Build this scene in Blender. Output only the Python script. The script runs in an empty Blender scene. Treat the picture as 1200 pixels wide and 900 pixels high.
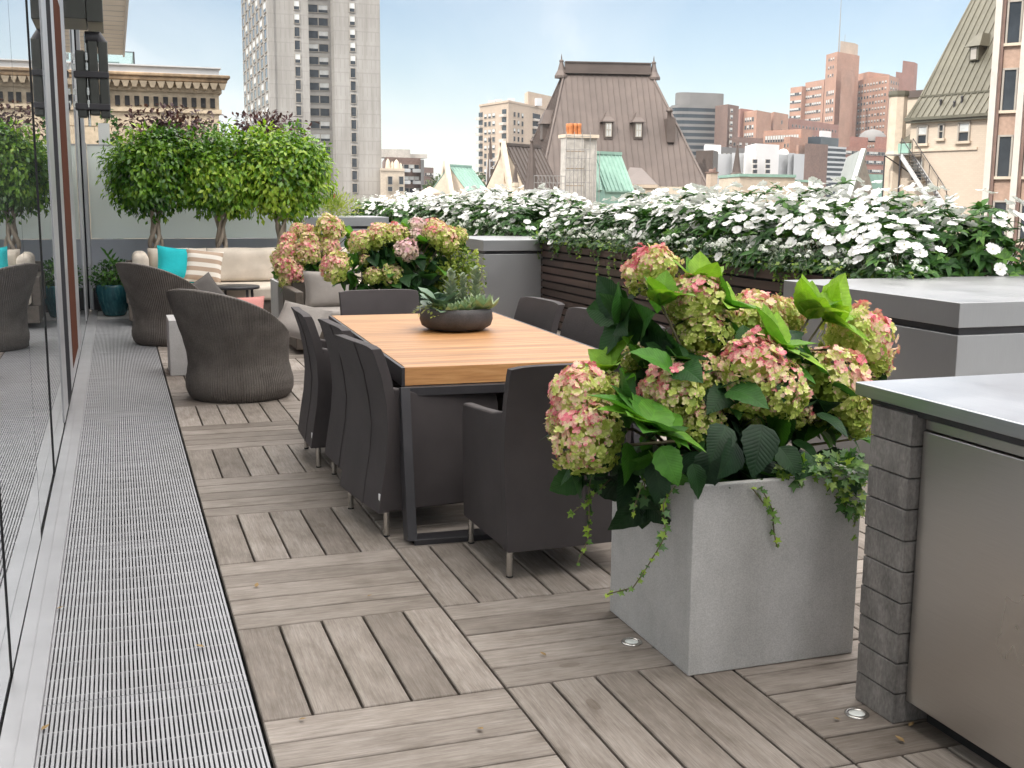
import bpy, math, random
from mathutils import Vector, Matrix, noise
random.seed(11)
RND = random.Random(5)
scn = bpy.context.scene
COL = scn.collection
V = Vector

# ---------------------------------------------------------------- camera (solved from the photograph's straight lines)
CF, CP, CY, CR, CH = 1338.88, 0.162941, 0.332102, 0.007328, 1.5
fwd = V((math.sin(CY)*math.cos(CP), math.cos(CY)*math.cos(CP), -math.sin(CP)))
rgt = V((math.cos(CY), -math.sin(CY), 0))
upv = rgt.cross(fwd)
CRr = rgt*math.cos(CR) + upv*math.sin(CR)
CUu = -rgt*math.sin(CR) + upv*math.cos(CR)
EYE = V((0, 0, CH))

def at(px, py, Y):
    d = fwd + CRr*((px-600)/CF) - CUu*((py-450)/CF)
    return EYE + d*(Y/d.y)

cam_d = bpy.data.cameras.new('camera')
cam = bpy.data.objects.new('camera', cam_d)
COL.objects.link(cam)
cam.matrix_world = Matrix(((CRr.x, CUu.x, -fwd.x, EYE.x), (CRr.y, CUu.y, -fwd.y, EYE.y), (CRr.z, CUu.z, -fwd.z, EYE.z), (0, 0, 0, 1)))
cam_d.sensor_width = 36
cam_d.lens = CF/1200*36
cam_d.clip_start = 0.05
cam_d.clip_end = 20000
scn.camera = cam

# ---------------------------------------------------------------- materials
def ramp(n, stops):
    e = n.color_ramp.elements
    while len(e) > 1:
        e.remove(e[-1])
    e[0].position = stops[0][0]; e[0].color = (*stops[0][1], 1)
    for p, c in stops[1:]:
        k = e.new(p); k.color = (*c, 1)

class NT:
    def __init__(s, name):
        s.m = bpy.data.materials.new(name); s.m.use_nodes = True
        s.t = s.m.node_tree; s.b = s.t.nodes['Principled BSDF']; s.o = s.t.nodes['Material Output']
    def n(s, typ, **kw):
        k = s.t.nodes.new(typ)
        for a, v in kw.items():
            if hasattr(k, a): setattr(k, a, v)
        return k
    def l(s, a, b): s.t.links.new(a, b)
    def math(s, op, a, b=None):
        k = s.n('ShaderNodeMath', operation=op)
        for i, x in enumerate((a, b)):
            if x is None: continue
            if isinstance(x, (int, float)): k.inputs[i].default_value = x
            else: s.l(x, k.inputs[i])
        return k.outputs[0]
    def coord(s, scale=(1, 1, 1), out='Object'):
        c = s.n('ShaderNodeTexCoord'); mp = s.n('ShaderNodeMapping')
        s.l(c.outputs[out], mp.inputs['Vector']); mp.inputs['Scale'].default_value = scale
        return mp.outputs[0]
    def noise(s, vec, scale, detail=4, rough=.55):
        k = s.n('ShaderNodeTexNoise'); s.l(vec, k.inputs['Vector'])
        k.inputs['Scale'].default_value = scale; k.inputs['Detail'].default_value = detail; k.inputs['Roughness'].default_value = rough
        return k.outputs['Fac']
    def ramp(s, fac, stops):
        k = s.n('ShaderNodeValToRGB'); s.l(fac, k.inputs['Fac']); ramp(k, stops); return k.outputs['Color']
    def mix(s, fac, a, b, mode='MIX'):
        k = s.n('ShaderNodeMix', data_type='RGBA', blend_type=mode)
        for sock, x in ((k.inputs['Factor'], fac), (k.inputs['A'], a), (k.inputs['B'], b)):
            if isinstance(x, (int, float)): sock.default_value = x
            elif isinstance(x, tuple): sock.default_value = (*x, 1)
            else: s.l(x, sock)
        return k.outputs['Result']
    def bump(s, h, strength=.3, dist=.01):
        k = s.n('ShaderNodeBump'); s.l(h, k.inputs['Height'])
        k.inputs['Strength'].default_value = strength; k.inputs['Distance'].default_value = dist
        s.l(k.outputs[0], s.b.inputs['Normal']); return k.outputs[0]
    def set(s, **kw):
        for a, v in kw.items(): s.b.inputs[a.replace('_', ' ')].default_value = v
        return s

def pmat(name, col, rough=.6, metal=0., var=.25, vs=3., bump=0., bs=60., bd=.004, scale=(1, 1, 1), island=0., fine=0.):
    """plain surface with large soft blotches, fine grain, and (optionally) a random tone per separate piece"""
    k = NT(name)
    vec = k.coord(scale)
    f = k.noise(vec, vs, 5)
    lo = tuple(c*(1-var) for c in col); hi = tuple(min(1, c*(1+var)) for c in col)
    c = k.ramp(f, [(.3, lo), (.7, hi)])
    if fine:
        f2 = k.noise(vec, bs, 3)
        c = k.mix(1., c, k.ramp(f2, [(.3, (1-fine,)*3), (.7, (1+fine,)*3)]), 'MULTIPLY')
    if island:
        g = k.n('ShaderNodeNewGeometry')
        c = k.mix(1., c, k.ramp(g.outputs['Random Per Island'], [(0, (1-island,)*3), (1, (1+island,)*3)]), 'MULTIPLY')
    k.l(c, k.b.inputs['Base Color'])
    k.set(Roughness=rough, Metallic=metal)
    if bump:
        k.bump(k.noise(vec, bs, 3), bump, bd)
    return k.m

def leafmat(name, stops, rough=.42, transl=.3, veins=0., spec=.5, tint=(1.25, 1.35, .6)):
    k = NT(name)
    a = k.n('ShaderNodeAttribute', attribute_name='t')
    c = k.ramp(a.outputs['Fac'], stops)
    f = k.noise(k.coord(), 30, 3)
    c = k.mix(1., c, k.ramp(f, [(.3, (.82,)*3), (.7, (1.18,)*3)]), 'MULTIPLY')
    if veins:
        uv = k.n('ShaderNodeUVMap', uv_map='uv'); sp = k.n('ShaderNodeSeparateXYZ'); k.l(uv.outputs[0], sp.inputs[0])
        ax = k.math('ABSOLUTE', k.math('SUBTRACT', sp.outputs[0], .5))
        s = k.math('SINE', k.math('MULTIPLY', k.math('SUBTRACT', sp.outputs[1], k.math('MULTIPLY', ax, .55)), 38.))
        s = k.math('POWER', k.math('ABSOLUTE', s), .5)
        mid = k.math('MINIMUM', k.math('MULTIPLY', ax, 22.), 1.)
        h = k.math('MULTIPLY', s, mid)
        k.bump(h, veins, .006)
        c = k.mix(1., c, k.ramp(h, [(0., (1.18, 1.16, 1.05)), (.5, (1., 1., 1.))]), 'MULTIPLY')
    k.l(c, k.b.inputs['Base Color']); k.set(Roughness=rough); k.b.inputs['Specular IOR Level'].default_value = spec
    if transl:
        tr = k.n('ShaderNodeBsdfTranslucent'); k.l(k.mix(1., c, tint, 'MULTIPLY'), tr.inputs['Color'])
        mx = k.n('ShaderNodeMixShader'); mx.inputs[0].default_value = transl
        k.l(k.b.outputs[0], mx.inputs[1]); k.l(tr.outputs[0], mx.inputs[2]); k.l(mx.outputs[0], k.o.inputs['Surface'])
    return k.m

M = {}
# weathered deck boards: uv.x runs along the board
k = NT('weathered_wood')
uv = k.n('ShaderNodeUVMap', uv_map='uv')
mp = k.n('ShaderNodeMapping'); k.l(uv.outputs[0], mp.inputs[0]); mp.inputs['Scale'].default_value = (2.2, 34, 1)
g1 = k.noise(mp.outputs[0], 2.2, 8, .7)
mp2 = k.n('ShaderNodeMapping'); k.l(uv.outputs[0], mp2.inputs[0]); mp2.inputs['Scale'].default_value = (3.2, 7, 1)
g2 = k.noise(mp2.outputs[0], 1.6, 6, .6)
mp3 = k.n('ShaderNodeMapping'); k.l(uv.outputs[0], mp3.inputs[0]); mp3.inputs['Scale'].default_value = (6, 150, 1)
g3 = k.noise(mp3.outputs[0], 2., 3, .6)
c = k.ramp(g1, [(.28, (.205, .174, .150)), (.5, (.275, .240, .212)), (.72, (.345, .312, .284))])
c = k.mix(1., c, k.ramp(g2, [(.25, (.66, .63, .6)), (.5, (1., 1., 1.)), (.78, (1.2, 1.2, 1.2))]), 'MULTIPLY')
c = k.mix(1., c, k.ramp(g3, [(.3, (.80,)*3), (.7, (1.16,)*3)]), 'MULTIPLY')
at_ = k.n('ShaderNodeAttribute', attribute_name='t')
c = k.mix(1., c, k.ramp(at_.outputs['Fac'], [(0, (.64, .62, .60)), (.5, (.96, .955, .95)), (1, (1.26, 1.26, 1.27))]), 'MULTIPLY')
vo = k.n('ShaderNodeTexVoronoi'); k.l(mp2.outputs[0], vo.inputs['Vector']); vo.inputs['Scale'].default_value = .55
c = k.mix(k.math('MULTIPLY', k.math('LESS_THAN', vo.outputs['Distance'], .07), .35), c, (.1, .07, .05))
# foot-worn blotches that cross board joints
wn = k.noise(k.coord(), 1.9, 4)
c = k.mix(1., c, k.ramp(wn, [(.35, (.86, .85, .83)), (.62, (1.05,)*3)]), 'MULTIPLY')
k.l(c, k.b.inputs['Base Color']); k.set(Roughness=.68); k.b.inputs['Specular IOR Level'].default_value = .3
k.bump(k.math('ADD', g1, k.math('MULTIPLY', g3, .6)), .35, .003)
M['deck'] = k.m
# teak table
k = NT('oiled_teak')
vec = k.coord((3.5, 60, 60))
g = k.noise(vec, 1., 7, .65)
c = k.ramp(g, [(.25, (.27, .115, .042)), (.5, (.44, .215, .080)), (.75, (.57, .32, .140))])
geo = k.n('ShaderNodeNewGeometry')
c = k.mix(1., c, k.ramp(geo.outputs['Random Per Island'], [(0, (.74, .70, .64)), (.5, (1., 1., 1.)), (1, (1.18, 1.2, 1.22))]), 'MULTIPLY')
k.l(c, k.b.inputs['Base Color']); k.set(Roughness=.42); k.bump(g, .1, .002)
M['teak'] = k.m

def weave(name, col, rough=.6, sc=420., bump=.4, island=0):
    k = NT(name)
    vec = k.coord()
    w1 = k.n('ShaderNodeTexWave', bands_direction='DIAGONAL'); k.l(vec, w1.inputs['Vector']); w1.inputs['Scale'].default_value = sc/6.28; w1.inputs['Distortion'].default_value = .6
    crease = k.noise(k.coord((1, 1, .6)), 5.5, 3)
    w2 = k.n('ShaderNodeTexWave', bands_direction='Z'); k.l(vec, w2.inputs['Vector']); w2.inputs['Scale'].default_value = sc/6.28
    h = k.math('ADD', w1.outputs['Fac'], w2.outputs['Fac'])
    f = k.noise(vec, 4, 4)
    c = k.ramp(f, [(.3, tuple(x*.85 for x in col)), (.7, tuple(x*1.12 for x in col))])
    c = k.mix(1., c, k.ramp(k.math('MULTIPLY', h, .5), [(.1, (.8,)*3), (.8, (1.12,)*3)]), 'MULTIPLY')
    k.l(c, k.b.inputs['Base Color']); k.set(Roughness=rough+.15); k.b.inputs['Specular IOR Level'].default_value = .25; k.bump(k.math('ADD', h, k.math('MULTIPLY', crease, 9.)), bump, .0015)
    return k.m
M['mesh_fabric'] = weave('woven_charcoal_fabric', (.058, .050, .051), .5, 900)
M['beige'] = weave('beige_upholstery', (.60, .53, .45), .85, 700, .25)
M['greyfab'] = weave('grey_upholstery', (.30, .275, .255), .85, 700, .25)
M['turq'] = weave('turquoise_cloth', (.02, .44, .48), .75, 700, .2)
M['pink'] = weave('salmon_cloth', (.60, .27, .24), .8, 700, .2)
M['darkweave'] = pmat('dark_wicker', (.085, .070, .058), .55, 0, .25, 20, .5, 160, .003, (1, 1, 1))
# wicker with courses
k = NT('brown_wicker')
vec = k.coord()
w = k.n('ShaderNodeTexWave', bands_direction='Z'); k.l(vec, w.inputs['Vector']); w.inputs['Scale'].default_value = 42; w.inputs['Distortion'].default_value = 1.2; w.inputs['Detail'].default_value = 2
f = k.noise(vec, 7, 4); f2 = k.noise(vec, 120, 2)
c = k.ramp(f, [(.3, (.105, .091, .081)), (.7, (.165, .145, .130))])
c = k.mix(1., c, k.ramp(w.outputs['Fac'], [(.1, (.42,)*3), (.6, (1.15,)*3)]), 'MULTIPLY')
c = k.mix(1., c, k.ramp(f2, [(.3, (.8,)*3), (.7, (1.2,)*3)]), 'MULTIPLY')
k.l(c, k.b.inputs['Base Color']); k.set(Roughness=.6); k.b.inputs['Specular IOR Level'].default_value = .3; k.bump(w.outputs['Fac'], .7, .003)
M['wicker'] = k.m
# striped pillow
k = NT('striped_cloth')
sp = k.n('ShaderNodeSeparateXYZ'); k.l(k.coord(), sp.inputs[0])
fr = k.math('FRACT', k.math('ADD', k.math('MULTIPLY', sp.outputs[2], 9.5), .2))
c = k.mix(k.math('GREATER_THAN', fr, .5), (.74, .69, .62), (.42, .31, .23))
k.l(c, k.b.inputs['Base Color']); k.set(Roughness=.85)
M['striped'] = k.m

def brushed(name, col, rough, metal, sc=(1, 60, 60), amt=.12):
    k = NT(name)
    f = k.noise(k.coord(sc), 3, 5, .6)
    blot = k.noise(k.coord(), 2.3, 4)
    c = k.ramp(f, [(.3, tuple(x*(1-amt) for x in col)), (.7, tuple(x*(1+amt) for x in col))])
    k.l(c, k.b.inputs['Base Color']); k.set(Metallic=metal)
    r = k.ramp(blot, [(.3, (rough*.85,)*3), (.7, (rough*1.25,)*3)])
    k.l(r, k.b.inputs['Roughness']); k.bump(f, .06, .001)
    return k.m
M['steel'] = brushed('brushed_steel', (.47, .485, .51), .34, 1., (90, 2, 90), .06)
M['fridge'] = brushed('brushed_steel_door', (.51, .49, .465), .31, 1., (30, 2.2, 190), .045)
M['cladding'] = brushed('grey_metal_cladding', (.37, .375, .385), .36, .7, (90, 90, 3), .03)
M['alu'] = pmat('pale_anodised_aluminium', (.42, .42, .435), .35, .5, .08, 4)
k = NT('clear_glass'); tr = k.n('ShaderNodeBsdfTransparent'); tr.inputs[0].default_value = (.86, .93, .91, 1); ms = k.n('ShaderNodeMixShader'); ms.inputs[0].default_value = .82
k.set(Base_Color=(.5, .6, .58, 1), Roughness=.05); k.l(k.b.outputs[0], ms.inputs[1]); k.l(tr.outputs[0], ms.inputs[2]); k.l(ms.outputs[0], k.o.inputs['Surface']); M['clear'] = k.m
M['grate'] = pmat('grey_grating_metal', (.36, .36, .375), .42, .25, .10, 5, fine=.08, bs=90)
M['darkmetal'] = pmat('charcoal_powder_coat', (.038, .036, .040), .45, .2, .2, 6)
M['awning'] = pmat('dark_olive_metal', (.050, .052, .046), .45, .3, .2, 5)
M['black'] = pmat('black_void', (.008, .008, .009), .8, 0, .1)
M['chrome'] = pmat('satin_steel_leg', (.55, .53, .50), .25, 1., .1)
M['copperstrip'] = pmat('brown_wood_strip', (.085, .032, .020), .9, 0, .25, 8, scale=(6, 6, .6))
M['postdark'] = pmat('dark_gasket', (.030, .029, .033), .9, 0, .1); M['postdark'].node_tree.nodes['Principled BSDF'].inputs['Specular IOR Level'].default_value = .03
M['copperstrip'].node_tree.nodes['Principled BSDF'].inputs['Specular IOR Level'].default_value = .03
M['white'] = pmat('white_paint', (.78, .78, .77), .5, 0, .05, 3)
M['frost'] = pmat('frosted_white_glass', (.80, .83, .81), .18, 0, .04, 1.2)
k = NT('frosted_screen_glass')
k.set(Base_Color=(.86, .89, .87, 1), Roughness=.25); tr = k.n('ShaderNodeBsdfTranslucent'); tr.inputs['Color'].default_value = (.9, .95, .93, 1)
ms = k.n('ShaderNodeMixShader'); ms.inputs[0].default_value = .5; k.l(k.b.outputs[0], ms.inputs[1]); k.l(tr.outputs[0], ms.inputs[2]); k.l(ms.outputs[0], k.o.inputs['Surface'])
M['screen'] = k.m
M['darkfab'] = weave('dark_grey_upholstery', (.12, .11, .105), .85, 700, .25)
M['greypanel'] = pmat('grey_panel', (.44, .45, .49), .4, .2, .08, 2)
M['soffit'] = pmat('cream_soffit', (.70, .65, .58), .6, 0, .06, 1)
M['concrete'] = pmat('speckled_pale_concrete', (.40, .395, .39), .8, 0, .12, 2.6, .22, 230, .0015, fine=.13)
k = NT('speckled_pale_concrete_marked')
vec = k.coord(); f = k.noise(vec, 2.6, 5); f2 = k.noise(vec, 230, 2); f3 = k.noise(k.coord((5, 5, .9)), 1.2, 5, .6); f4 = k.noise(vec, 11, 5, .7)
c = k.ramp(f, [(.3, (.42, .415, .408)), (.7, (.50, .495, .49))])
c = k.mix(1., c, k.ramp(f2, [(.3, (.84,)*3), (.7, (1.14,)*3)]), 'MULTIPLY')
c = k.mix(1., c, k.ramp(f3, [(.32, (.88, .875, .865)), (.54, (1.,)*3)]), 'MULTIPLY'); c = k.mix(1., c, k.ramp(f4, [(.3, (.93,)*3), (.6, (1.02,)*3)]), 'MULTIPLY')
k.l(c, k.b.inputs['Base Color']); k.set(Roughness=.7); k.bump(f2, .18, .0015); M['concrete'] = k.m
M['stoneblock'] = pmat('grey_stone_block', (.185, .172, .162), .85, 0, .30, 14, .5, 130, .004, (1, 1, .5), island=.12, fine=.22)
M['slat'] = pmat('dark_stained_slats', (.052, .030, .024), .5, 0, .3, 4, .2, 60, .002, (1, .15, 6), island=.25)
M['soil'] = pmat('dark_soil', (.03, .022, .016), .95, 0, .4, 20, .6, 60, .01)
M['bowl'] = pmat('charcoal_stoneware', (.045, .042, .043), .55, 0, .3, 10, .3, 120, .002, fine=.2)
k = NT('teal_glaze')
f = k.noise(k.coord((9, 9, 1.4)), 3, 6, .65)
k.l(k.ramp(f, [(.3, (.012, .055, .072)), (.55, (.03, .13, .155)), (.78, (.13, .27, .28))]), k.b.inputs['Base Color']); k.set(Roughness=.22)
M['glaze'] = k.m
k = NT('mirror_glass')
f = k.noise(k.coord((1, .5, .35)), 1.3, 2)
k.set(Base_Color=(.68, .71, .72, 1), Metallic=.94, Roughness=.0)
M['glass'] = k.m
M['bark'] = pmat('pale_grey_bark', (.34, .28, .22), .85, 0, .35, 14, .6, 50, .01, (1, 1, .25))
M['stem'] = pmat('green_brown_stem', (.10, .085, .04), .6, 0, .3, 20)
FIG = [(0, (.010, .035, .007)), (.42, (.050, .145, .016)), (.78, (.20, .37, .036)), (1, (.42, .55, .07))]
M['fig'] = leafmat('ficus_leaf', FIG, .27, .30)
M['hleaf'] = leafmat('hydrangea_leaf', [(0, (.010, .028, .014)), (.3, (.028, .088, .022)), (.55, (.075, .22, .028)), (1, (.29, .48, .04))], .46, .28, .22, .22)
M['impleaf'] = leafmat('impatiens_leaf', [(0, (.012, .040, .014)), (.5, (.048, .135, .026)), (1, (.15, .29, .045))], .5, .15, 0, .25)
M['ivy'] = leafmat('ivy_leaf', [(0, (.012, .045, .014)), (.5, (.06, .16, .028)), (1, (.33, .46, .06))], .45, .3)
M['grey_leaf'] = leafmat('silvery_leaf', [(0, (.09, .13, .10)), (.5, (.23, .29, .21)), (1, (.44, .48, .36))], .6, .15)
M['succ'] = leafmat('succulent_leaf', [(0, (.06, .11, .09)), (.4, (.16, .25, .16)), (.75, (.33, .42, .24)), (1, (.36, .25, .24))], .5, .1)
M['purple'] = leafmat('purple_leaf', [(0, (.03, .012, .016)), (.5, (.085, .034, .042)), (1, (.19, .09, .09))], .5, .25)
M['yellowleaf'] = leafmat('yellow_green_leaf', [(0, (.06, .12, .02)), (.5, (.20, .28, .04)), (1, (.45, .47, .10))], .5, .35)
M['floret'] = leafmat('hydrangea_floret', [(0, (.27, .37, .05)), (.25, (.48, .56, .11)), (.44, (.66, .68, .23)), (.58, (.84, .68, .46)), (.76, (.84, .40, .38)), (1, (.68, .13, .19))], .6, .25, tint=(1., .98, .85))
M['palepink'] = leafmat('pale_pink_floret', [(0, (.55, .50, .28)), (.45, (.74, .58, .52)), (1, (.78, .42, .50))], .6, .25, tint=(1., .98, .9))
M['petal'] = leafmat('white_petal', [(0, (.72, .73, .70)), (1, (.83, .83, .82))], .55, .2, tint=(.98, .98, .95))
M['yolk'] = pmat('yellow_flower_eye', (.55, .5, .12), .6)
M['alyssum'] = leafmat('alyssum_floret', [(0, (.62, .68, .58)), (1, (.86, .87, .84))], .6, .2, tint=(1., 1., .9))
M['redflower'] = pmat('red_flower', (.62, .05, .09), .5)

# ---------------------------------------------------------------- mesh builder
class MB:
    def __init__(s):
        s.v = []; s.f = []; s.mi = []; s.sm = []; s.t = []; s.uv = []; s.m = 0; s.smooth = False; s.tv = 0.5
        s.X = None
    def add(s, vs, fs, smooth=None, t=None, uv=None):
        b = len(s.v)
        s.v.extend(vs if s.X is None else [s.X @ V(p) for p in vs])
        sm = s.smooth if smooth is None else smooth; tv = s.tv if t is None else t
        for i, f in enumerate(fs):
            s.f.append([b+j for j in f]); s.mi.append(s.m); s.sm.append(sm); s.t.append(tv)
            s.uv.append([uv[j] for j in f] if uv else None)
        return s
    def box(s, x0, x1, y0, y1, z0, z1, t=None):
        return s.add([(x0, y0, z0), (x1, y0, z0), (x1, y1, z0), (x0, y1, z0), (x0, y0, z1), (x1, y0, z1), (x1, y1, z1), (x0, y1, z1)],
                     [(3, 2, 1, 0), (4, 5, 6, 7), (0, 1, 5, 4), (1, 2, 6, 5), (2, 3, 7, 6), (3, 0, 4, 7)], t=t)
    def hexa(s, bot, top):
        """closed prism between two rings with the same number of corners (counter-clockwise seen from above)"""
        n = len(bot)
        return s.add([tuple(p) for p in bot]+[tuple(p) for p in top],
                     [tuple(range(n-1, -1, -1)), tuple(range(n, 2*n))]+[(i, (i+1) % n, n+(i+1) % n, n+i) for i in range(n)])
    def bar(s, a, b, w, h=None, up=(0, 0, 1)):
        """straight bar of rectangular section"""
        a, b = V(a), V(b); h = h or w; d = (b-a).normalized(); up = V(up)
        if abs(d.dot(up)) > .98: up = V((1, 0, 0))
        x = d.cross(up).normalized(); z = x.cross(d)
        q = [x*(i*w/2)+z*(j*h/2) for i, j in ((-1, -1), (1, -1), (1, 1), (-1, 1))]
        return s.add([a+p for p in q]+[b+p for p in q], [(0, 1, 2, 3), (7, 6, 5, 4), (0, 4, 5, 1), (1, 5, 6, 2), (2, 6, 7, 3), (3, 7, 4, 0)])
    def tube(s, pts, rad, n=8, cap=True):
        pts = [V(p) for p in pts]; m = len(pts)
        if isinstance(rad, (int, float)): rad = [rad]*m
        vs = []; px = None
        for i, p in enumerate(pts):
            d = (pts[min(i+1, m-1)]-pts[max(i-1, 0)]).normalized()
            x = (px - d*px.dot(d)) if px is not None else d.cross(V((0, 0, 1)) if abs(d.z) < .9 else V((1, 0, 0)))
            x.normalize(); px = x; y = d.cross(x)
            vs += [p+(x*math.cos(2*math.pi*j/n)+y*math.sin(2*math.pi*j/n))*rad[i] for j in range(n)]
        fs = [(i*n+j, i*n+(j+1) % n, (i+1)*n+(j+1) % n, (i+1)*n+j) for i in range(m-1) for j in range(n)]
        s.add(vs, fs, smooth=True)
        if cap: s.add(vs[:n], [tuple(range(n-1, -1, -1))], False); s.add(vs[-n:], [tuple(range(n))], False)
        return s
    def lathe(s, prof, c=(0, 0, 0), n=32, smooth=True):
        vs = [(c[0]+r*math.cos(2*math.pi*j/n), c[1]+r*math.sin(2*math.pi*j/n), c[2]+z) for r, z in prof for j in range(n)]
        fs = [(i*n+j, i*n+(j+1) % n, (i+1)*n+(j+1) % n, (i+1)*n+j) for i in range(len(prof)-1) for j in range(n)]
        s.add(vs, fs, smooth=smooth)
        if prof[0][0] > 1e-4: s.add(vs[:n], [tuple(range(n-1, -1, -1))], False)
        if prof[-1][0] > 1e-4: s.add(vs[-n:], [tuple(range(n))], False)
        return s
    def grid(s, P, smooth=True, t=None, uv=None):
        h, w = len(P), len(P[0])
        u = [(j/(w-1), i/(h-1)) for i in range(h) for j in range(w)] if uv else None
        return s.add([p for r in P for p in r], [(i*w+j, i*w+j+1, (i+1)*w+j+1, (i+1)*w+j) for i in range(h-1) for j in range(w-1)], smooth, t, u)
    def build(s, name, mats, parent=None, loc=None, rz=0, bevel=0, seg=2):
        me = bpy.data.meshes.new(name)
        o3 = V(loc) if (loc is not None) else V((0, 0, 0))
        me.from_pydata([tuple(p) for p in s.v], [], s.f)
        for m in (mats if isinstance(mats, (list, tuple)) else [mats]): me.materials.append(m)
        n = len(me.polygons)
        me.polygons.foreach_set('material_index', s.mi[:n]); me.polygons.foreach_set('use_smooth', [bool(b) for b in s.sm[:n]])
        a = me.attributes.new('t', 'FLOAT', 'FACE'); a.data.foreach_set('value', s.t[:n])
        if any(u is not None for u in s.uv):
            l = me.uv_layers.new(name='uv'); flat = []
            for f, u in zip(s.f, s.uv): flat += [c for q in (u or [(0, 0)]*len(f)) for c in q]
            l.data.foreach_set('uv', flat)
        me.update()
        o = bpy.data.objects.new(name, me); COL.objects.link(o)
        o.location = o3; o.rotation_euler.z = rz
        if parent is not None: o.parent = parent
        if bevel: addbevel(o, bevel, seg)
        return o

def addbevel(o, w, seg=2):
    b = o.modifiers.new('bevel', 'BEVEL'); b.width = w; b.segments = seg; b.limit_method = 'ANGLE'; b.angle_limit = .6
    b.harden_normals = True
    for p in o.data.polygons: p.use_smooth = True

def tag(o, label, cat, group=None, kind=None):
    if label: o['label'] = label
    if cat: o['category'] = cat
    if group: o['group'] = group
    if kind: o['kind'] = kind
    return o
def thing(name, label, cat, loc, rz=0, group=None):
    o = bpy.data.objects.new(name, None); COL.objects.link(o); o.location = loc; o.rotation_euler.z = rz
    o.empty_display_size = .1
    return tag(o, label, cat, group)
def dup(root, loc, rz, label=None, group=None, scale=None):
    kids = {}
    def cp(o, par):
        c = o.copy(); COL.objects.link(c)
        if par is not None:
            c.parent = par; c.matrix_parent_inverse = o.matrix_parent_inverse
        for ch in list(o.children): cp(ch, c)
        return c
    r = cp(root, None); r.location = loc; r.rotation_euler.z = rz
    if scale: r.scale = (scale,)*3
    if label: r['label'] = label
    if group: r['group'] = group
    return r
def link(name, me, parent, loc=(0, 0, 0), rot=None, scale=1):
    o = bpy.data.objects.new(name, me); COL.objects.link(o); o.parent = parent; o.location = loc
    if rot is not None:
        o.rotation_mode = 'QUATERNION'; o.rotation_quaternion = rot
    o.scale = (scale,)*3
    return o

# ---------------------------------------------------------------- leaves
def frame(d, n=None):
    d = V(d).normalized(); n = V(n or (0, 0, 1))
    x = d.cross(n)
    if x.length < 1e-3: x = d.cross(V((1, 0, 0)))
    x.normalize(); z = x.cross(d)
    return Matrix(((x.x, d.x, z.x), (x.y, d.y, z.y), (x.z, d.z, z.z)))
PROF = {'ovate': lambda u: 1.15*math.sin(math.pi*u**.72)**.85*(1-.12*u), 'lance': lambda u: math.sin(math.pi*u**.8)**1.1, 'round': lambda u: math.sin(math.pi*min(1, u*.97))**.6}
def add_leaf(mb, p, d, n, L, W, t, kind='ovate', fold=.25, droop=.25, seg=4):
    R = frame(d, n); pr = PROF[kind]; vs = []; uv = []
    for i in range(seg+1):
        u = i/seg; w = W/2*pr(u) if 0 < i < seg else W*.02
        y = L*(u-.12*droop*u*u); z = -droop*L*u*u
        vs += [V(p)+R @ V((-w, y, z+fold*w)), V(p)+R @ V((0, y, z)), V(p)+R @ V((w, y, z+fold*w))]
        uv += [(.5-pr(u)*.5 if 0 < i < seg else .48, u), (.5, u), (.5+pr(u)*.5 if 0 < i < seg else .52, u)]
    fs = []
    for i in range(seg):
        a = 3*i; fs += [(a, a+1, a+4, a+3), (a+1, a+2, a+5, a+4)]
    mb.add(vs, fs, True, t, uv)
def big_leaf(mb, p, d, n, L, W, t, fold=.25, droop=.35):
    """broad hydrangea leaf: curved across, wavy saw-toothed edge, drooping tip"""
    R = frame(d, n); pr = PROF['ovate']; vs = []; uv = []; S = 11; C = 6; wv = random.uniform(0, 6.28); tw = random.uniform(-.25, .25); cup = random.uniform(.5, 1.1)*fold
    for i in range(S+1):
        u = i/S; w = W/2*max(.015, pr(u) if 0 < i < S else .015); y = L*(u-.12*droop*u*u); z = -droop*L*u*u
        for j in range(C+1):
            v = -1+2*j/C; a = abs(v); ww = w*(1+(.05 if i % 2 else -.05)*(a > .9))
            zz = cup*w*a**1.5*1.3-.10*w*a**4+.07*w*math.sin(u*9+wv+v)*a*a+tw*u*w*v
            vs.append(V(p)+R @ V((ww*v, y-.10*L*a*a*(1-u)*.5, z+zz))); uv.append((.5+v*.5*(pr(u) if 0 < i < S else .04), u))
    mb.add(vs, [(i*(C+1)+j, i*(C+1)+j+1, (i+1)*(C+1)+j+1, (i+1)*(C+1)+j) for i in range(S) for j in range(C)], True, t, uv)
def rdir(r=random):
    z = r.uniform(-1, 1); a = r.uniform(0, 2*math.pi); q = math.sqrt(1-z*z)
    return V((q*math.cos(a), q*math.sin(a), z))
def add_ivy(mb, p, d, n, s, t):
    R = frame(d, n)
    out = [(0, 0), (.42, -.12), (.30, .22), (.52, .50), (.20, .52), (0, 1.0), (-.20, .52), (-.52, .50), (-.30, .22), (-.42, -.12)]
    vs = [V(p)+R @ V((x*s, y*s, .12*s*abs(x)-.1*s*y*y)) for x, y in out]+[V(p)+R @ V((0, .35*s, -.05*s))]
    mb.add(vs, [(10, i, (i+1) % 10) for i in range(10)], True, t)
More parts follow.
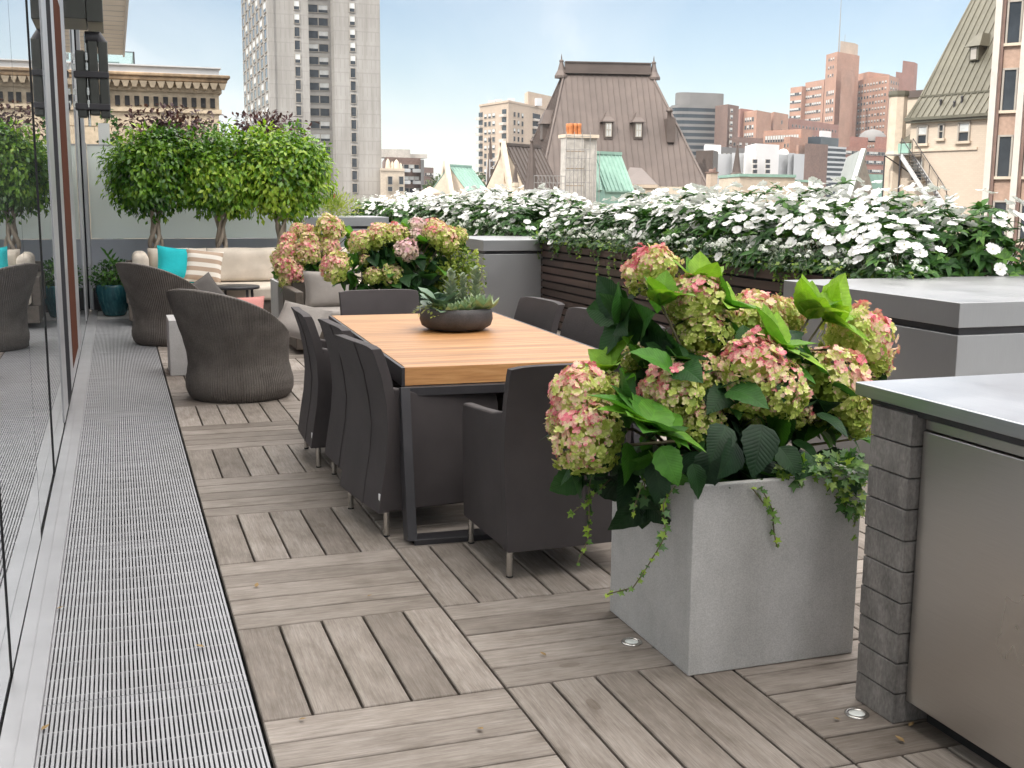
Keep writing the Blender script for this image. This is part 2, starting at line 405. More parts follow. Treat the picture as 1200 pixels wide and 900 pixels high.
def blob_leaves(mb, c, rad, n, L, W, kind='ovate', tone=.5, tvar=.3, clump=3., drop=.5, seg=2, shell=.35, rough=.2, seed=0, bottom=-1., lift=0):
    """leaves through the outer part of an uneven ellipsoid"""
    c = V(c); k = 0
    while k < n:
        d = rdir()
        if d.z < bottom: continue
        r = 1-shell*random.random()**1.6
        r *= 1+rough*noise.noise(d*2.3+V((seed*7.1, 0, 0)))+.6*rough*noise.noise(d*6+V((seed, 3, 1)))
        p = c+V((d.x*rad[0], d.y*rad[1], d.z*rad[2]))*r
        ld = (d*.7+rdir()*.6+V((0, 0, -drop))).normalized()
        t = tone+tvar*1.3*noise.noise(p*clump+V((seed, 0, 0)))+random.gauss(0, tvar*.45)
        s = random.uniform(.75, 1.2)
        add_leaf(mb, p, ld, d+rdir()*.5+V((0, 0, .4+lift)), L*s, W*s, min(1, max(0, t)), kind, .3, .25, seg)
        k += 1
# ================================================================ SETTING OF THE TERRACE
T = .7426; XG = 1.0752-T; Y0 = 3.1566-3*T
rr = random.Random(3)
mb = MB(); g = .0045
for i in range(0, 6):
    for j in range(0, 21):
        x0 = XG+i*T; y0 = Y0+j*T; along_y = ((i+j) % 2 == 1); tt = rr.uniform(.26, .70)
        for q in range(5):
            a = q*T/5+g; b = (q+1)*T/5-g
            bx = (x0+a, x0+b, y0+g, y0+T-g) if along_y else (x0+g, x0+T-g, y0+a, y0+b)
            # a board with softly rounded long edges: top face inset
            x0_, x1_, y0_, y1_ = bx; e = .003; dz = rr.uniform(-.0012, .0012)
            vs = [(x0_, y0_, -.03), (x1_, y0_, -.03), (x1_, y1_, -.03), (x0_, y1_, -.03), (x0_, y0_, -.003+dz), (x1_, y0_, -.003+dz), (x1_, y1_, -.003+dz), (x0_, y1_, -.003+dz),
                  (x0_+e, y0_+e, dz), (x1_-e, y0_+e, dz), (x1_-e, y1_-e, dz), (x0_+e, y1_-e, dz)]
            fs = [(0, 1, 5, 4), (1, 2, 6, 5), (2, 3, 7, 6), (3, 0, 4, 7), (4, 5, 9, 8), (5, 6, 10, 9), (6, 7, 11, 10), (7, 4, 8, 11), (8, 9, 10, 11)]
            ou, ov = rr.uniform(0, 50), rr.uniform(0, 50)
            uv = [((p[1] if along_y else p[0])+ou, (p[0] if along_y else p[1])+ov) for p in vs]
            mb.add(vs, fs, False, min(1, max(0, rr.gauss(tt, .2))), uv)
tag(mb.build('deck', M['deck']), None, None, kind='structure')
mb = MB(); mb.box(-.5, 6.6, -4, 24.5, -.5, -.045); mb.box(-.4, 6.5, -3.9, 24.4, -28, -.5)
tag(mb.build('terrace_floor', M['black']), None, None, kind='structure')
mb = MB(); mb.box(XG+6*T, 6.5, -3.9, 24.4, -.045, -.012); mb.box(-.3, XG+6*T, Y0+21*T, 24.4, -.045, -.012); mb.box(-.28, XG, 14.62, Y0+21*T, -.04, -.01)
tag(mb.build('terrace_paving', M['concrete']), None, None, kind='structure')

# floor grating beside the glass
ordn = ['nearest', 'second', 'third', 'fourth', 'fifth', 'sixth', 'seventh', 'eighth', 'ninth']
gx0, gx1 = -.268, XG-.004
for i in range(8):
    ya = 1.87+1.59*i; yb = ya+1.586
    o = MB(); nb = 46; p = (gx1-gx0)/nb
    for b in range(nb): o.box(gx0+b*p, gx0+b*p+.0078, ya+.002, yb, -.026, 0)
    for c in range(12): yy = ya+.05+c*.135; o.box(gx0, gx1-.006, yy, yy+.005, -.02, -.0022)
    o.box(gx0, gx1-.006, ya+.0001, ya+.0018, -.028, -.0012)
    for kx in o.v: pass
    ob = o.build('floor_grating', M['grate'], loc=None)
    for v in ob.data.vertices: v.co.y -= ya
    ob.location.y = ya
    tag(ob, f'{ordn[i]} panel of pale metal bar grating from the camera, beside the glass wall', 'floor grating', 'floor grating panels')

# glass-fronted building on the left: mirror panes, posts, sill track, roof overhang; its mass and an added upper block shade the terrace
B = thing('glass_building', 'building with a mirror-like glass front and cream roof overhang along the terrace', 'building', (-.6, 6, 0))
def bp(mb, name, mat, bev=0):
    for i, p in enumerate(mb.v): mb.v[i] = (p[0]+.6, p[1]-6, p[2])
    return mb.build(name, mat, B, bevel=bev)
m = MB(); m.box(-12, -.52, -8, 15.6, -28, 5.4); bp(m, 'wall', M['darkmetal'])
m = MB(); m.box(-12, .42, -8, 36, 5.45, 5.8); bp(m, 'roof_overhang', M['soffit'])
m = MB()
for i in range(55): m.box(-3, .40, -7.6+i*.78, -7.6+i*.78+.012, 5.443, 5.4505)
bp(m, 'soffit_joint', M['greypanel'])
m = MB(); m.box(.421, .47, -8, 36.05, 5.40, 5.86); bp(m, 'roof_fascia', M['greypanel'])
m = MB(); m.box(-12, -1.2, -8, 15.4, 5.8, 12.2); bp(m, 'added_shade_block', M['frost'])  # unseen block added above the roof to keep direct sun off the terrace
ys = [-2.6, -1.1, .55, 2.12, 3.69, 5.18, 6.45, 7.69, 11.61, 13.89, 14.91, 15.39]
for a, b in zip(ys[:-1], ys[1:]):
    if a in (7.69, 13.89): continue      # the solid posts stand here
    m = MB(); w = (b-a)/2-.006; m.box(-.012, .0, -w, w, .012, 5.38)
    o = m.build('glass_pane', M['glass'], B, loc=(-.371+.6+rr.uniform(-.003, .003), (a+b)/2-6, 0), rz=math.radians(rr.uniform(-.10, .10) if a < 7.6 else 0))
for y in ys[1:-1]:
    if y < 7.6:
        m = MB(); m.box(-.382, -.3675, y-.004, y+.004, .012, 5.38); bp(m, 'glazing_seal', M['black'])
for nm, x0, x1, y0, y1, mt in (('glass_post', -.41, -.364, 7.70, 8.30, 'alu'), ('post_gasket', -.41, -.366, 8.302, 8.98, 'postdark'), ('glass_post', -.41, -.364, 8.982, 9.44, 'alu'),
                               ('wood_panel', -.41, -.362, 9.442, 10.75, 'copperstrip'), ('glass_post', -.41, -.360, 10.752, 11.60, 'alu'),
                               ('glass_post', -.41, -.362, 13.9, 14.9, 'alu'), ('post_gasket', -.40, -.355, 15.40, 15.46, 'postdark'), ('glass_post', -.354, -.312, 15.40, 15.46, 'alu'), ('glass_post', -.41, -.3125, 15.48, 15.58, 'greypanel')):
    z0 = .05 if nm != 'wood_panel' else .15
    m = MB(); m.box(x0, x1, y0, y1, z0, 5.38 if nm != 'wood_panel' else 3.05); bp(m, nm, M[mt], .003)
m = MB(); m.box(-.40, -.364, 9.442, 10.75, .05, .149); bp(m, 'threshold', M['alu'])
m = MB(); m.box(-.41, -.364, 9.442, 10.75, 3.051, 5.38); bp(m, 'transom', M['alu'], .003)
m = MB(); m.box(-.43, -.384, -4, 15.6, 0, .049); m.box(-.366, -.2695, -4, 15.6, -.02, .016); m.box(-.32, -.3185, -4, 15.6, .0162, .019)
bp(m, 'sill_track', M['alu'])
m = MB(); m.box(-.3835, -.3665, -4, 15.6, -.02, .004); bp(m, 'track_groove', M['black'])

# folded awning arms fixed to the front
A = thing('folding_awning', 'dark folded awning with jointed arms fixed high on the glass front', 'awning', (-.2, 10.6, 2.0))
A.location = EYE+(V((-.2, 10.6, 2.0))-EYE)*1.27; A.scale = (1.27,)*3
def ap(m, name, mat, bev=.006):
    for i, p in enumerate(m.v): m.v[i] = (p[0]+.2, p[1]-10.6, p[2]-2.)
    return m.build(name, mat, A, bevel=bev)
m = MB(); m.box(-.30, -.15, 10.2, 10.9, 2.89, 3.4); ap(m, 'cassette', M['awning'])
m = MB(); m.box(-.145, -.02, 10.2, 10.9, 2.87, 3.4); ap(m, 'front_profile', M['awning'])
for x, z0, z1 in ((-.215, 2.12, 2.66), (-.115, 2.14, 2.74), (-.035, 2.12, 2.74)):
    m = MB(); m.box(x-.038, x+.038, 10.35, 10.45, z0, z1); ap(m, 'arm', M['awning'], .012)
m = MB(); m.tube([(-.17, 10.4, 2.77), (-.07, 10.4, 2.77), (-.03, 10.4, 2.71)], [.05, .055, .045], 12); ap(m, 'elbow_joint', M['darkmetal'])
for z in (2.18, 2.44):
    m = MB(); m.box(-.27, .006, 10.33, 10.47, z, z+.055); ap(m, 'clamp', M['darkmetal'], .01)
m = MB()
for z in (2.2, 2.3, 2.5, 2.58): m.box(-.28, -.255, 10.34, 10.36, z, z+.05); m.tube([(-.165, 10.34, z), (-.165, 10.34, z+.06)], .012, 8)
m.tube([(-.165, 10.4, 2.05), (-.165, 10.4, 2.8)], .012, 8); ap(m, 'bracket', M['chrome'], 0)

# white privacy screen across the end
S = thing('privacy_screen', 'white frosted glass screen on a grey base behind the three ficus trees', 'screen', (1.2, 15.7, 0))
def spt(m, n, mat, bev=0):
    for i, p in enumerate(m.v): m.v[i] = (p[0]-1.2, p[1]-15.7, p[2])
    return m.build(n, mat, S, bevel=bev)
for a, b in ((-.30, 2.36),):
    m = MB(); m.box(a, b, 15.66, 15.68, .925, 2.09); spt(m, 'glass_panel', M['screen'])
m = MB(); m.box(-.31, 2.38, 15.63, 15.72, .30, .92); spt(m, 'base_panel', M['greypanel'], .004)
m = MB(); m.box(-.31, 2.38, 15.60, 15.72, 0, .298); spt(m, 'plinth', M['darkmetal'])
m = MB(); m.box(-.345, -.305, 15.6, 15.72, 0, 2.12); spt(m, 'post', M['alu'], .003)
m = MB(); m.box(-.30, 2.38, 15.655, 15.685, 2.091, 2.11); spt(m, 'top_rail', M['alu'])

# grey metal planter boxes on the street side
def steelbox(x0, x1, y0, y1, zt, label):
    t = thing('metal_box', label, 'planter box', ((x0+x1)/2, (y0+y1)/2, 0), 0, 'grey metal boxes along the parapet')
    cx, cy = (x0+x1)/2, (y0+y1)/2
    m = MB(); m.box(x0-cx, x1-cx, y0-cy, y1-cy, zt-.125, zt); m.build('lid', M['cladding'], t, bevel=.004)
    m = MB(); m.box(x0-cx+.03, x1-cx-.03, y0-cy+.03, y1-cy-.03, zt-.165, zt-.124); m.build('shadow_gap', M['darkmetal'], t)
    m = MB(); m.box(x0-cx+.008, x1-cx-.008, y0-cy+.008, y1-cy-.008, 0, zt-.163); m.build('body', M['cladding'], t, bevel=.004)
    return t
steelbox(3.895, 6.0, 4.57, 6.15, 1.0, 'large grey metal box with overhanging lid beside the bar counter')
steelbox(3.975, 5.9, 12.57, 13.95, 1.0, 'grey metal box at the far end of the dark slatted planter, behind the succulent bowl')
steelbox(4.12, 6.0, 19.26, 21.0, 1.0, 'far grey metal box between the two beds of white flowers')
steelbox(2.44, 3.6, 15.75, 16.8, 1.20, 'small grey metal box at the right end of the white screen')

def bed(y0, y1, label):
    t = thing('slatted_planter', label, 'planter', (5.2, (y0+y1)/2, 0), 0, 'slatted planters along the parapet')
    cy = (y0+y1)/2
    m = MB(); rng = random.Random(int(y0*7))
    nz = 11
    for i in range(nz):
        z0 = .03+i*.0865
        yy = y0
        while yy < y1-.01:
            ye = min(y1, yy+rng.uniform(2.2, 3.4))
            m.box(-.52, -.498, yy-cy+.002, ye-cy-.002, z0, z0+.064); yy = ye
    m.build('slat_panel', M['slat'], t)
    m = MB(); m.box(-.497, -.47, y0-cy, y1-cy, 0, .97); m.box(-.47, .55, y0-cy, y1-cy, 0, .05); m.box(.52, .55, y0-cy, y1-cy, .05, .97)
    m.build('tank', M['black'], t)
    m = MB(); m.box(-.47, .52, y0-cy+.01, y1-cy-.01, .8, .93); m.build('soil', M['soil'], t)
bed(6.16, 12.56, 'long dark slatted timber planter holding the nearest bed of white flowers')
bed(13.96, 19.25, 'dark slatted planter behind the second metal box, holding the middle bed of white flowers')
bed(21.01, 24.2, 'farthest slatted planter, beyond the far metal box')

# recessed deck lights
for x, y, lb in ((1.60, 3.367, 'small round steel deck light beside the front concrete planter'), (2.0, 2.66, 'small round steel deck light at the foot of the stone block pier')):
    t = thing('deck_light', lb, 'deck light', (x, y, 0), 0, 'recessed deck lights')
    m = MB(); m.lathe([(.036, .001), (.036, .004), (.033, .006), (.026, .006), (.024, .004)], n=24); m.build('ring', M['chrome'], t)
    m = MB(); m.lathe([(.0235, .002), (.0235, .004), (.012, .0055), (0, .006)], n=20); m.build('lens', M['frost'], t)

# ================================================================ BAR
t = thing('outdoor_bar', 'outdoor bar counter with a steel top resting on a pier of grey stone blocks', 'bar counter', (2.4, 2.4, 0))
def tp(m, n, mat, bev=0, seg=2, loc=(2.4, 2.4, 0), par=None):
    for i, p in enumerate(m.v): m.v[i] = (p[0]-loc[0], p[1]-loc[1], p[2]-loc[2])
    return m.build(n, mat, par or t, bevel=bev, seg=seg)
m = MB(); m.box(2.045, 3.7, .2, 2.82, .928, .967); tp(m, 'countertop', M['steel'], .004, 3)
m = MB(); m.box(2.075, 3.6, .3, 2.78, .905, .927); tp(m, 'counter_support', M['darkmetal'])
for i in range(10):
    m = MB(); z = i*.0912; r_ = rr.uniform(-.0012, .0012)
    m.box(2.058+r_, 2.30, 2.57+rr.uniform(-.002, .002), 2.752+rr.uniform(-.002, .002), z+.0018, z+.0894)
    tp(m, 'stone_block', M['stoneblock'], .0028)
m = MB(); m.box(2.30, 3.6, 2.60, 2.74, 0, .9045); tp(m, 'back_panel', M['stoneblock'])
m = MB(); m.box(2.72, 3.6, .4, 2.599, 0, .9045); tp(m, 'cabinet', M['darkmetal'])
t2 = t
t = thing('bar_fridge', 'under-counter fridge with a plain brushed steel door below the bar top', 'fridge', (2.4, 1.9, 0))
L_ = (2.4, 1.9, 0)
m = MB(); m.box(2.088, 2.118, 1.45, 2.560, .075, .868); tp(m, 'door', M['fridge'], .004, 2, L_)
m = MB(); m.box(2.12, 2.70, 1.45, 2.555, .10, .895); tp(m, 'body', M['darkmetal'], 0, 2, L_)
m = MB(); m.box(2.16, 2.6, 1.47, 2.55, .004, .098); tp(m, 'kick_plate', M['black'], 0, 2, L_)
m = MB(); m.box(2.095, 2.117, 1.45, 2.56, .872, .899); tp(m, 'control_strip', M['fridge'], .002, 2, L_)

# ================================================================ DINING SET
def chair_proto():
    t = thing('dining_chair', '-', 'dining chair', (0, 0, 0), 0, 'charcoal dining chairs round the teak table')
    hw = .275
    prof = [(-.300, .115), (-.285, .22), (-.262, .36), (-.252, .48), (-.258, .60), (-.280, .72), (-.312, .82), (-.325, .858)]
    m = MB(); m.smooth = True
    rows = []
    th = .045
    def ring(y, z, k, hwz):
        return [(-hwz, y, z), (hwz, y, z), (hwz, y+th*k, z), (-hwz, y+th*k, z)]
    P = []
    for i, (y, z) in enumerate(prof):
        n = 12; row = []
        hwz = hw
        for j in range(n+1):
            u = -1+2*j/n; row.append((hwz*u, y+.022*abs(u)**3*0+.012*(1-u*u)*-1*(1 if z > .5 else .4), z-(.012*abs(u)**6 if i == len(prof)-1 else 0)))
        P.append(row)
    back = P
    front = [[(x, y+th, z) for x, y, z in row] for row in P]
    nz = len(P); w = len(P[0])
    m.grid([list(reversed(r)) for r in back]); m.grid(front)
    m.grid([[back[-1][j], front[-1][j]] for j in range(w)][::-1]); m.grid([[back[0][j], front[0][j]] for j in range(w)])
    m.grid([[back[i][0], front[i][0]] for i in range(nz)][::-1]); m.grid([[back[i][-1], front[i][-1]] for i in range(nz)])
    m.smooth = False
    # piping seam up the outside of the back
    m.tube([(.075, y-.0135 if z > .5 else y-.006, z) for y, z in prof], .0035, 6)
    import bmesh
    o = m.build('backrest', M['mesh_fabric'], t)
    bm = bmesh.new(); bm.from_mesh(o.data); bmesh.ops.remove_doubles(bm, verts=bm.verts, dist=1e-5); bmesh.ops.recalc_face_normals(bm, faces=bm.faces); bm.to_mesh(o.data); bm.free()
    addbevel(o, .012, 3)
    for s in (-1, 1):
        m = MB(); x0, x1 = sorted((s*hw, s*(hw-.05)))
        side = [(-.285, .115), (.262, .115), (.285, .56), (.272, .618), (.10, .628), (-.10, .645), (-.23, .672), (-.215, .48), (-.225, .36), (-.25, .22)]
        n = len(side)
        m.add([(x0, y, z) for y, z in side]+[(x1, y, z) for y, z in side], [tuple(range(n)), tuple(range(2*n-1, n-1, -1))]+[(i, n+i, n+(i+1) % n, (i+1) % n) for i in range(n)])
        bm = bmesh.new(); o = m.build('side_panel', M['mesh_fabric'], t); bm.from_mesh(o.data); bmesh.ops.recalc_face_normals(bm, faces=bm.faces); bm.to_mesh(o.data); bm.free(); addbevel(o, .012, 3)
    m = MB(); m.box(-hw+.052, hw-.052, .215, .262, .118, .40); m.build('front_panel', M['mesh_fabric'], t, bevel=.01)
    m = MB(); m.box(-hw+.053, hw-.053, -.205, .27, .37, .445); m.build('seat', M['mesh_fabric'], t, bevel=.022, seg=3)
    for x in (-1, 1):
        for y in (-.255, .225):
            m = MB(); m.tube([(0, 0, .004), (0, 0, .13)], .0135, 12); lg = m.build('leg', M['chrome'], t, loc=(x*(hw-.025), y, 0))
            m = MB(); m.tube([(0, 0, 0), (0, 0, .006)], .0145, 12); m.build('foot_cap', M['black'], lg)
    m = MB(); m.box(.252, .268, -.2925, -.2885, .15, .20); m.build('care_tag', M['white'], t)
    return t
CH0 = chair_proto()
# angle: a chair faces local +Y
chairs = [(1.30, 5.11, -math.pi/2+.13, 'nearest of the three charcoal dining chairs on the left side of the teak table'),
          (1.33, 5.80, -math.pi/2+.05, 'middle charcoal dining chair of the three on the left side of the teak table'),
          (1.27, 6.47, -math.pi/2-.02, 'farthest charcoal dining chair on the left side of the teak table, beside the wicker chair'),
          (1.665, 4.40, 0.03, 'charcoal dining chair at the near end of the table, half hidden by the hydrangea'),
          (1.70, 7.43, math.pi+.03, 'charcoal dining chair at the far end of the table, in front of the hydrangeas'),
          (2.235, 6.75, math.pi/2+.1, 'farthest charcoal dining chair on the right side of the table, beside the bowl'),
          (2.27, 6.0, math.pi/2+.1, 'middle charcoal dining chair on the right side of the table, against the slats'),
          (2.27, 5.45, math.pi/2+.08, 'nearest charcoal dining chair on the right side of the table, showing only its top')]
for i, (x, y, a, lb) in enumerate(chairs):
    if i == 0: CH0.location = (x, y, 0); CH0.rotation_euler.z = a; CH0['label'] = lb
    else: dup(CH0, (x, y, 0), a, lb)

TB = thing('dining_table', 'teak-topped dining table with charcoal metal frame legs and chairs all round', 'table', (1.74, 5.98, 0), math.radians(-2.0))
hw, hl, zt = .53, 1.13, .752
m = MB(); n = 30; p = 2*hl/n
for i in range(n): m.box(-hw+.008, hw-.008, -hl+i*p+.0012, -hl+(i+1)*p-.0012, zt-.028, zt)
m.build('table_top', M['teak'], TB, bevel=.0015, seg=1)
for y in (-hl-.004, hl+.004):
    m = MB(); m.box(-hw+.004, hw-.004, min(y, y*.985), max(y, y*.985), zt-.083, zt-.001 if False else zt-.0295+.0285); m.build('apron_board', M['teak'], TB, bevel=.002)
for s in (-1, 1):
    m = MB(); x0, x1 = sorted((s*(hw-.006), s*(hw+.010))); m.box(x0, x1, -hl-.01, hl+.01, zt-.085, zt-.001); m.build('side_rail', M['darkmetal'], TB, bevel=.002)
for s in (-1, 1):
    m = MB(); ye = s*(hl+.035); yf = s*(hl+.17)
    for x in (-hw+.022, hw-.022):
        m.bar((x*1.06, ye-s*.0, zt-.086), (x*1.06, yf, .012), .10, .042, (1, 0, 0))
    m.bar((-hw, yf, .013), (hw, yf, .013), .10, .026); m.bar((-hw, ye-s*.03, zt-.105), (hw, ye-s*.03, zt-.105), .08, .04)
    m.build('leg_frame', M['darkmetal'], TB, bevel=.003)

# bowl of succulents
bx, by, bz = 1.795, 6.18, zt
m = MB(); m.lathe([(.0, .002), (.10, .002), (.155, .006), (.195, .03), (.207, .065), (.203, .105), (.196, .128), (.188, .13), (.182, .12), (.178, .10), (0, .10)], n=56)
o = m.build('stone_bowl', M['bowl'], loc=(bx, by, bz)); tag(o, 'round charcoal stoneware bowl planted with succulents on the teak table', 'bowl')
m = MB()
def succ(name, label, x, y, kind, s, z=.10):
    m = MB(); s = s*1.55
    if kind == 'rosette':
        for ring_, (nn, el, L) in enumerate(((9, .25, 1.), (8, .6, .85), (6, 1.0, .65), (4, 1.35, .45))):
            for q in range(nn):
                a = q*2*math.pi/nn+ring_*.5+random.uniform(-.1, .1); d = V((math.cos(a)*math.cos(el), math.sin(a)*math.cos(el), math.sin(el)))
                add_leaf(m, d*.008, d, (0, 0, 1), s*L*.9, s*L*.5, random.uniform(.45, .8), 'round', -.3, -.35, 4)
    elif kind == 'spire':
        for q in range(46):
            h = q/46; a = q*2.4; d = V((math.cos(a)*.8, math.sin(a)*.8, .75+.4*h)).normalized()
            add_leaf(m, V((random.uniform(-.01, .01), random.uniform(-.01, .01), s*1.5*h)), d, (0, 0, 1), s*.62*(1-.55*h), s*.2, random.uniform(.3, .75), 'lance', .5, .1, 3)
        m.tube([(0, 0, 0), (0, 0, s*1.5)], .006, 6)
    else:
        for q in range(16):
            a = q*2.4; el = random.uniform(.3, 1.1); d = V((math.cos(a)*math.cos(el), math.sin(a)*math.cos(el), math.sin(el)))
            b_ = d*random.uniform(.01, .05)
            add_leaf(m, b_, d, (-d.y*.3, d.x*.3, 1), s*random.uniform(.7, 1.1), s*.75, random.uniform(0, .5), 'round', .2, .3, 4)
    o = m.build(name, M['succ' if kind != 'spire' else 'grey_leaf'], loc=(bx+x, by+y, bz+z)); tag(o, label, 'succulent', 'succulents in the stone bowl')
succ('succulent', 'broad-leaved blue-green succulent at the left rim of the bowl', -.11, -.03, 'paddle', .085)
succ('succulent', 'tall silvery upright succulent at the middle of the bowl', -.02, .03, 'spire', .095)
succ('succulent', 'second silvery upright succulent, right of the middle of the bowl', .055, .05, 'spire', .085)
succ('succulent', 'fuzzy grey flower spike of a succulent, tallest at the right of the bowl', .125, .02, 'spire', .10)
succ('succulent', 'large pale green rosette at the right rim of the bowl', .115, -.085, 'rosette', .085, .115)
succ('succulent', 'bright green small rosette at the front of the bowl', .01, -.12, 'rosette', .055, .115)
succ('succulent', 'purplish rosette low at the left front of the bowl', -.07, -.125, 'rosette', .05, .11)
succ('succulent', 'small rosette at the back of the bowl', .06, .12, 'rosette', .07, .11)
succ('succulent', 'leafy succulent at the back left of the bowl', -.09, .1, 'paddle', .07)
m = MB()
for i in range(130):
    a = math.pi+random.uniform(-.75, .9); r = random.uniform(.13, .235)
    add_leaf(m, (r*math.cos(a), r*math.sin(a), .045-max(0, r-.19)*1.1), V((math.cos(a), math.sin(a), random.uniform(-.6, .7))), (0, 0, 1), .022, .014, random.uniform(.5, 1), 'round', .1, .2, 2)
tag(m.build('trailing_sedum', M['yellowleaf'], loc=(bx, by, bz+.1)), 'yellow-green trailing sedum spilling over the left rim of the bowl', 'plant')

# ================================================================ LOUNGE
def wicker_chair(x, y, az, label, s=1.0):
    t = thing('wicker_armchair', label, 'wicker chair', (x, y, 0), 0, 'round wicker armchairs')
    N = 520
    def rim(th):
        c_ = math.cos(th-az); return .595+.222*(1.28*c_-.28*c_*abs(c_))
    prof = [(0, .345), (.035, .375), (.10, .392), (.17, .392), (.25, .378), (.33, .366), (.42, .368), (.55, .384), (.70, .410), (.84, .434), (.94, .446), (1., .450)]
    def R(sv):
        for (a, ra), (b, rb) in zip(prof[:-1], prof[1:]):
            if sv <= b:
                u = (sv-a)/(b-a); u = u*u*(3-2*u)*.5+u*.5; return ra+(rb-ra)*u
        return prof[-1][1]
    m = MB(); P = []
    for i in range(37):
        sv = i/36; row = []
        for j in range(N+1):
            th = 2*math.pi*j/N; zr = rim(th)
            zz = sv*zr
            zb = min(1, zz/.805)
            r = R(zb)*s
            # the low front of the tub is cut lower but keeps the same flare
            rib = .0042*math.cos(th*N/4)
            lean = .085*zb*zb
            row.append(((r+rib)*math.cos(th)+lean*math.cos(az)*1., (r+rib)*math.sin(th)+lean*math.sin(az), zz))
        P.append(row)
    # rolled rim, then down the inside
    for dr, dz in ((.004, .012), (-.008, .02), (-.026, .022), (-.042, .012), (-.050, -.01)):
        P.append([(px+dr*math.cos(2*math.pi*j/N), py+dr*math.sin(2*math.pi*j/N), pz+dz) for j, (px, py, pz) in enumerate(P[36])])
    for sv in (.9, .8, .7, .6, .5):
        row = []
        for j in range(N+1):
            th = 2*math.pi*j/N; zz = .40+(rim(th)-.40)*(sv-.5)/.5 if rim(th) > .40 else rim(th)-.02*(1-sv)
            zb = min(1, zz/.805); r = (R(zb)-.055)*s; lean = .085*zb*zb
            row.append((r*math.cos(th)+lean*math.cos(az), r*math.sin(th)+lean*math.sin(az), zz))
        P.append(row)
    m.grid(P); m.build('shell', M['wicker'], t)
    m = MB(); m.lathe([(0, .30), (.30, .30), (.335, .32), (.345, .36), (.33, .41), (.28, .43), (0, .435)], (-.02*math.cos(az), -.02*math.sin(az), 0), 40); m.build('seat_cushion', M['greyfab'], t)
    return t
def pillow(name, label, loc, w, h, th, mat, rz=0, tilt=-.35, roll=0.):
    m = MB(); n = 15; F = []; Bk = []
    for i in range(n):
        a = []; b = []
        for j in range(n):
            u = -1+2*j/(n-1); v = -1+2*i/(n-1)
            k_ = max(0, (1-u**4)*(1-v**4))**.55*th/2
            k_ *= 1+.12*noise.noise(V((u*2, v*2, w*9+h)))
            px = u*w/2*(1-.07*(1-abs(v)**2)*abs(u)**3); pz = v*h/2*(1-.07*(1-abs(u)**2)*abs(v)**3)
            a.append((px, -k_, pz)); b.append((px, k_, pz))
        F.append(a); Bk.append(b[::-1])
    m.grid(F); m.grid(Bk)
    edge = [F[0][j] for j in range(n)]+[F[i][-1] for i in range(n)]+[F[-1][j] for j in range(n-1, -1, -1)]+[F[i][0] for i in range(n-1, -1, -1)]
    m.tube(edge, .0035, 5, False)
    o = m.build(name, mat, loc=loc); o.rotation_euler = (tilt, roll, rz)
    return tag(o, label, 'cushion')
wicker_chair(.835, 8.70, math.radians(222), 'nearer round brown wicker armchair turned away from the camera, with a pink pillow')
wicker_chair(.50, 12.10, math.radians(215), 'farther round brown wicker armchair beside the floor grating')
pillow('throw_pillow', 'salmon pink pillow showing above the rim of the nearer wicker chair', (.84, 9.06, .545), .46, .36, .13, M['pink'], -.12, -.42)
pillow('throw_pillow', 'pale grey pillow corner behind the left rim of the nearer wicker chair', (.66, 8.98, .55), .30, .34, .12, M['greyfab'], .7, -.3, .6)
pillow('throw_pillow', 'grey pillow leaning out at the right of the nearer wicker chair', (1.36, 9.1, .50), .40, .34, .13, M['greyfab'], -.5, -.8, .2)
pillow('throw_pillow', 'small dark grey pillow between the striped pillow and the far wicker chair', (.86, 12.45, .47), .34, .32, .12, M['darkfab'], .4, -.4, -.5)
# pale concrete side table
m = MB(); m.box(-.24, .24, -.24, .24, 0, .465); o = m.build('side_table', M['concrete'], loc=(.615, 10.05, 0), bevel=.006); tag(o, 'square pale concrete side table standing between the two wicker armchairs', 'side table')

# sofa
SF = thing('sofa', 'long L-shaped wicker sofa with beige cushions in front of the ficus trees', 'sofa', (1.3, 14.2, 0))
def sf(m, n, mat, bev=0, seg=3, par=None):
    for i, p in enumerate(m.v): m.v[i] = (p[0]-1.3, p[1]-14.2, p[2])
    return m.build(n, mat, par or SF, bevel=bev, seg=seg)
m = MB(); m.box(.10, 3.0, 13.72, 14.72, .06, .26); sf(m, 'base', M['darkweave'], .01)
m = MB(); m.box(.10, 3.0, 14.66, 14.74, .26, .70); sf(m, 'back_frame', M['darkweave'], .01)
m = MB(); m.box(.08, .17, 13.72, 14.66, .26, .58); sf(m, 'arm_frame', M['darkweave'], .01)
m = MB(); m.box(2.15, 3.0, 12.5, 13.715, .06, .26); sf(m, 'base', M['darkweave'], .01)
for a, b in ((.175, 1.12), (1.125, 2.07), (2.075, 2.99)):
    m = MB(); m.box(a, b, 13.66, 14.50, .265, .43); sf(m, 'seat_cushion', M['beige'], .045, 4)
m = MB(); m.box(2.16, 2.99, 12.52, 13.65, .265, .43); sf(m, 'seat_cushion', M['beige'], .045, 4)
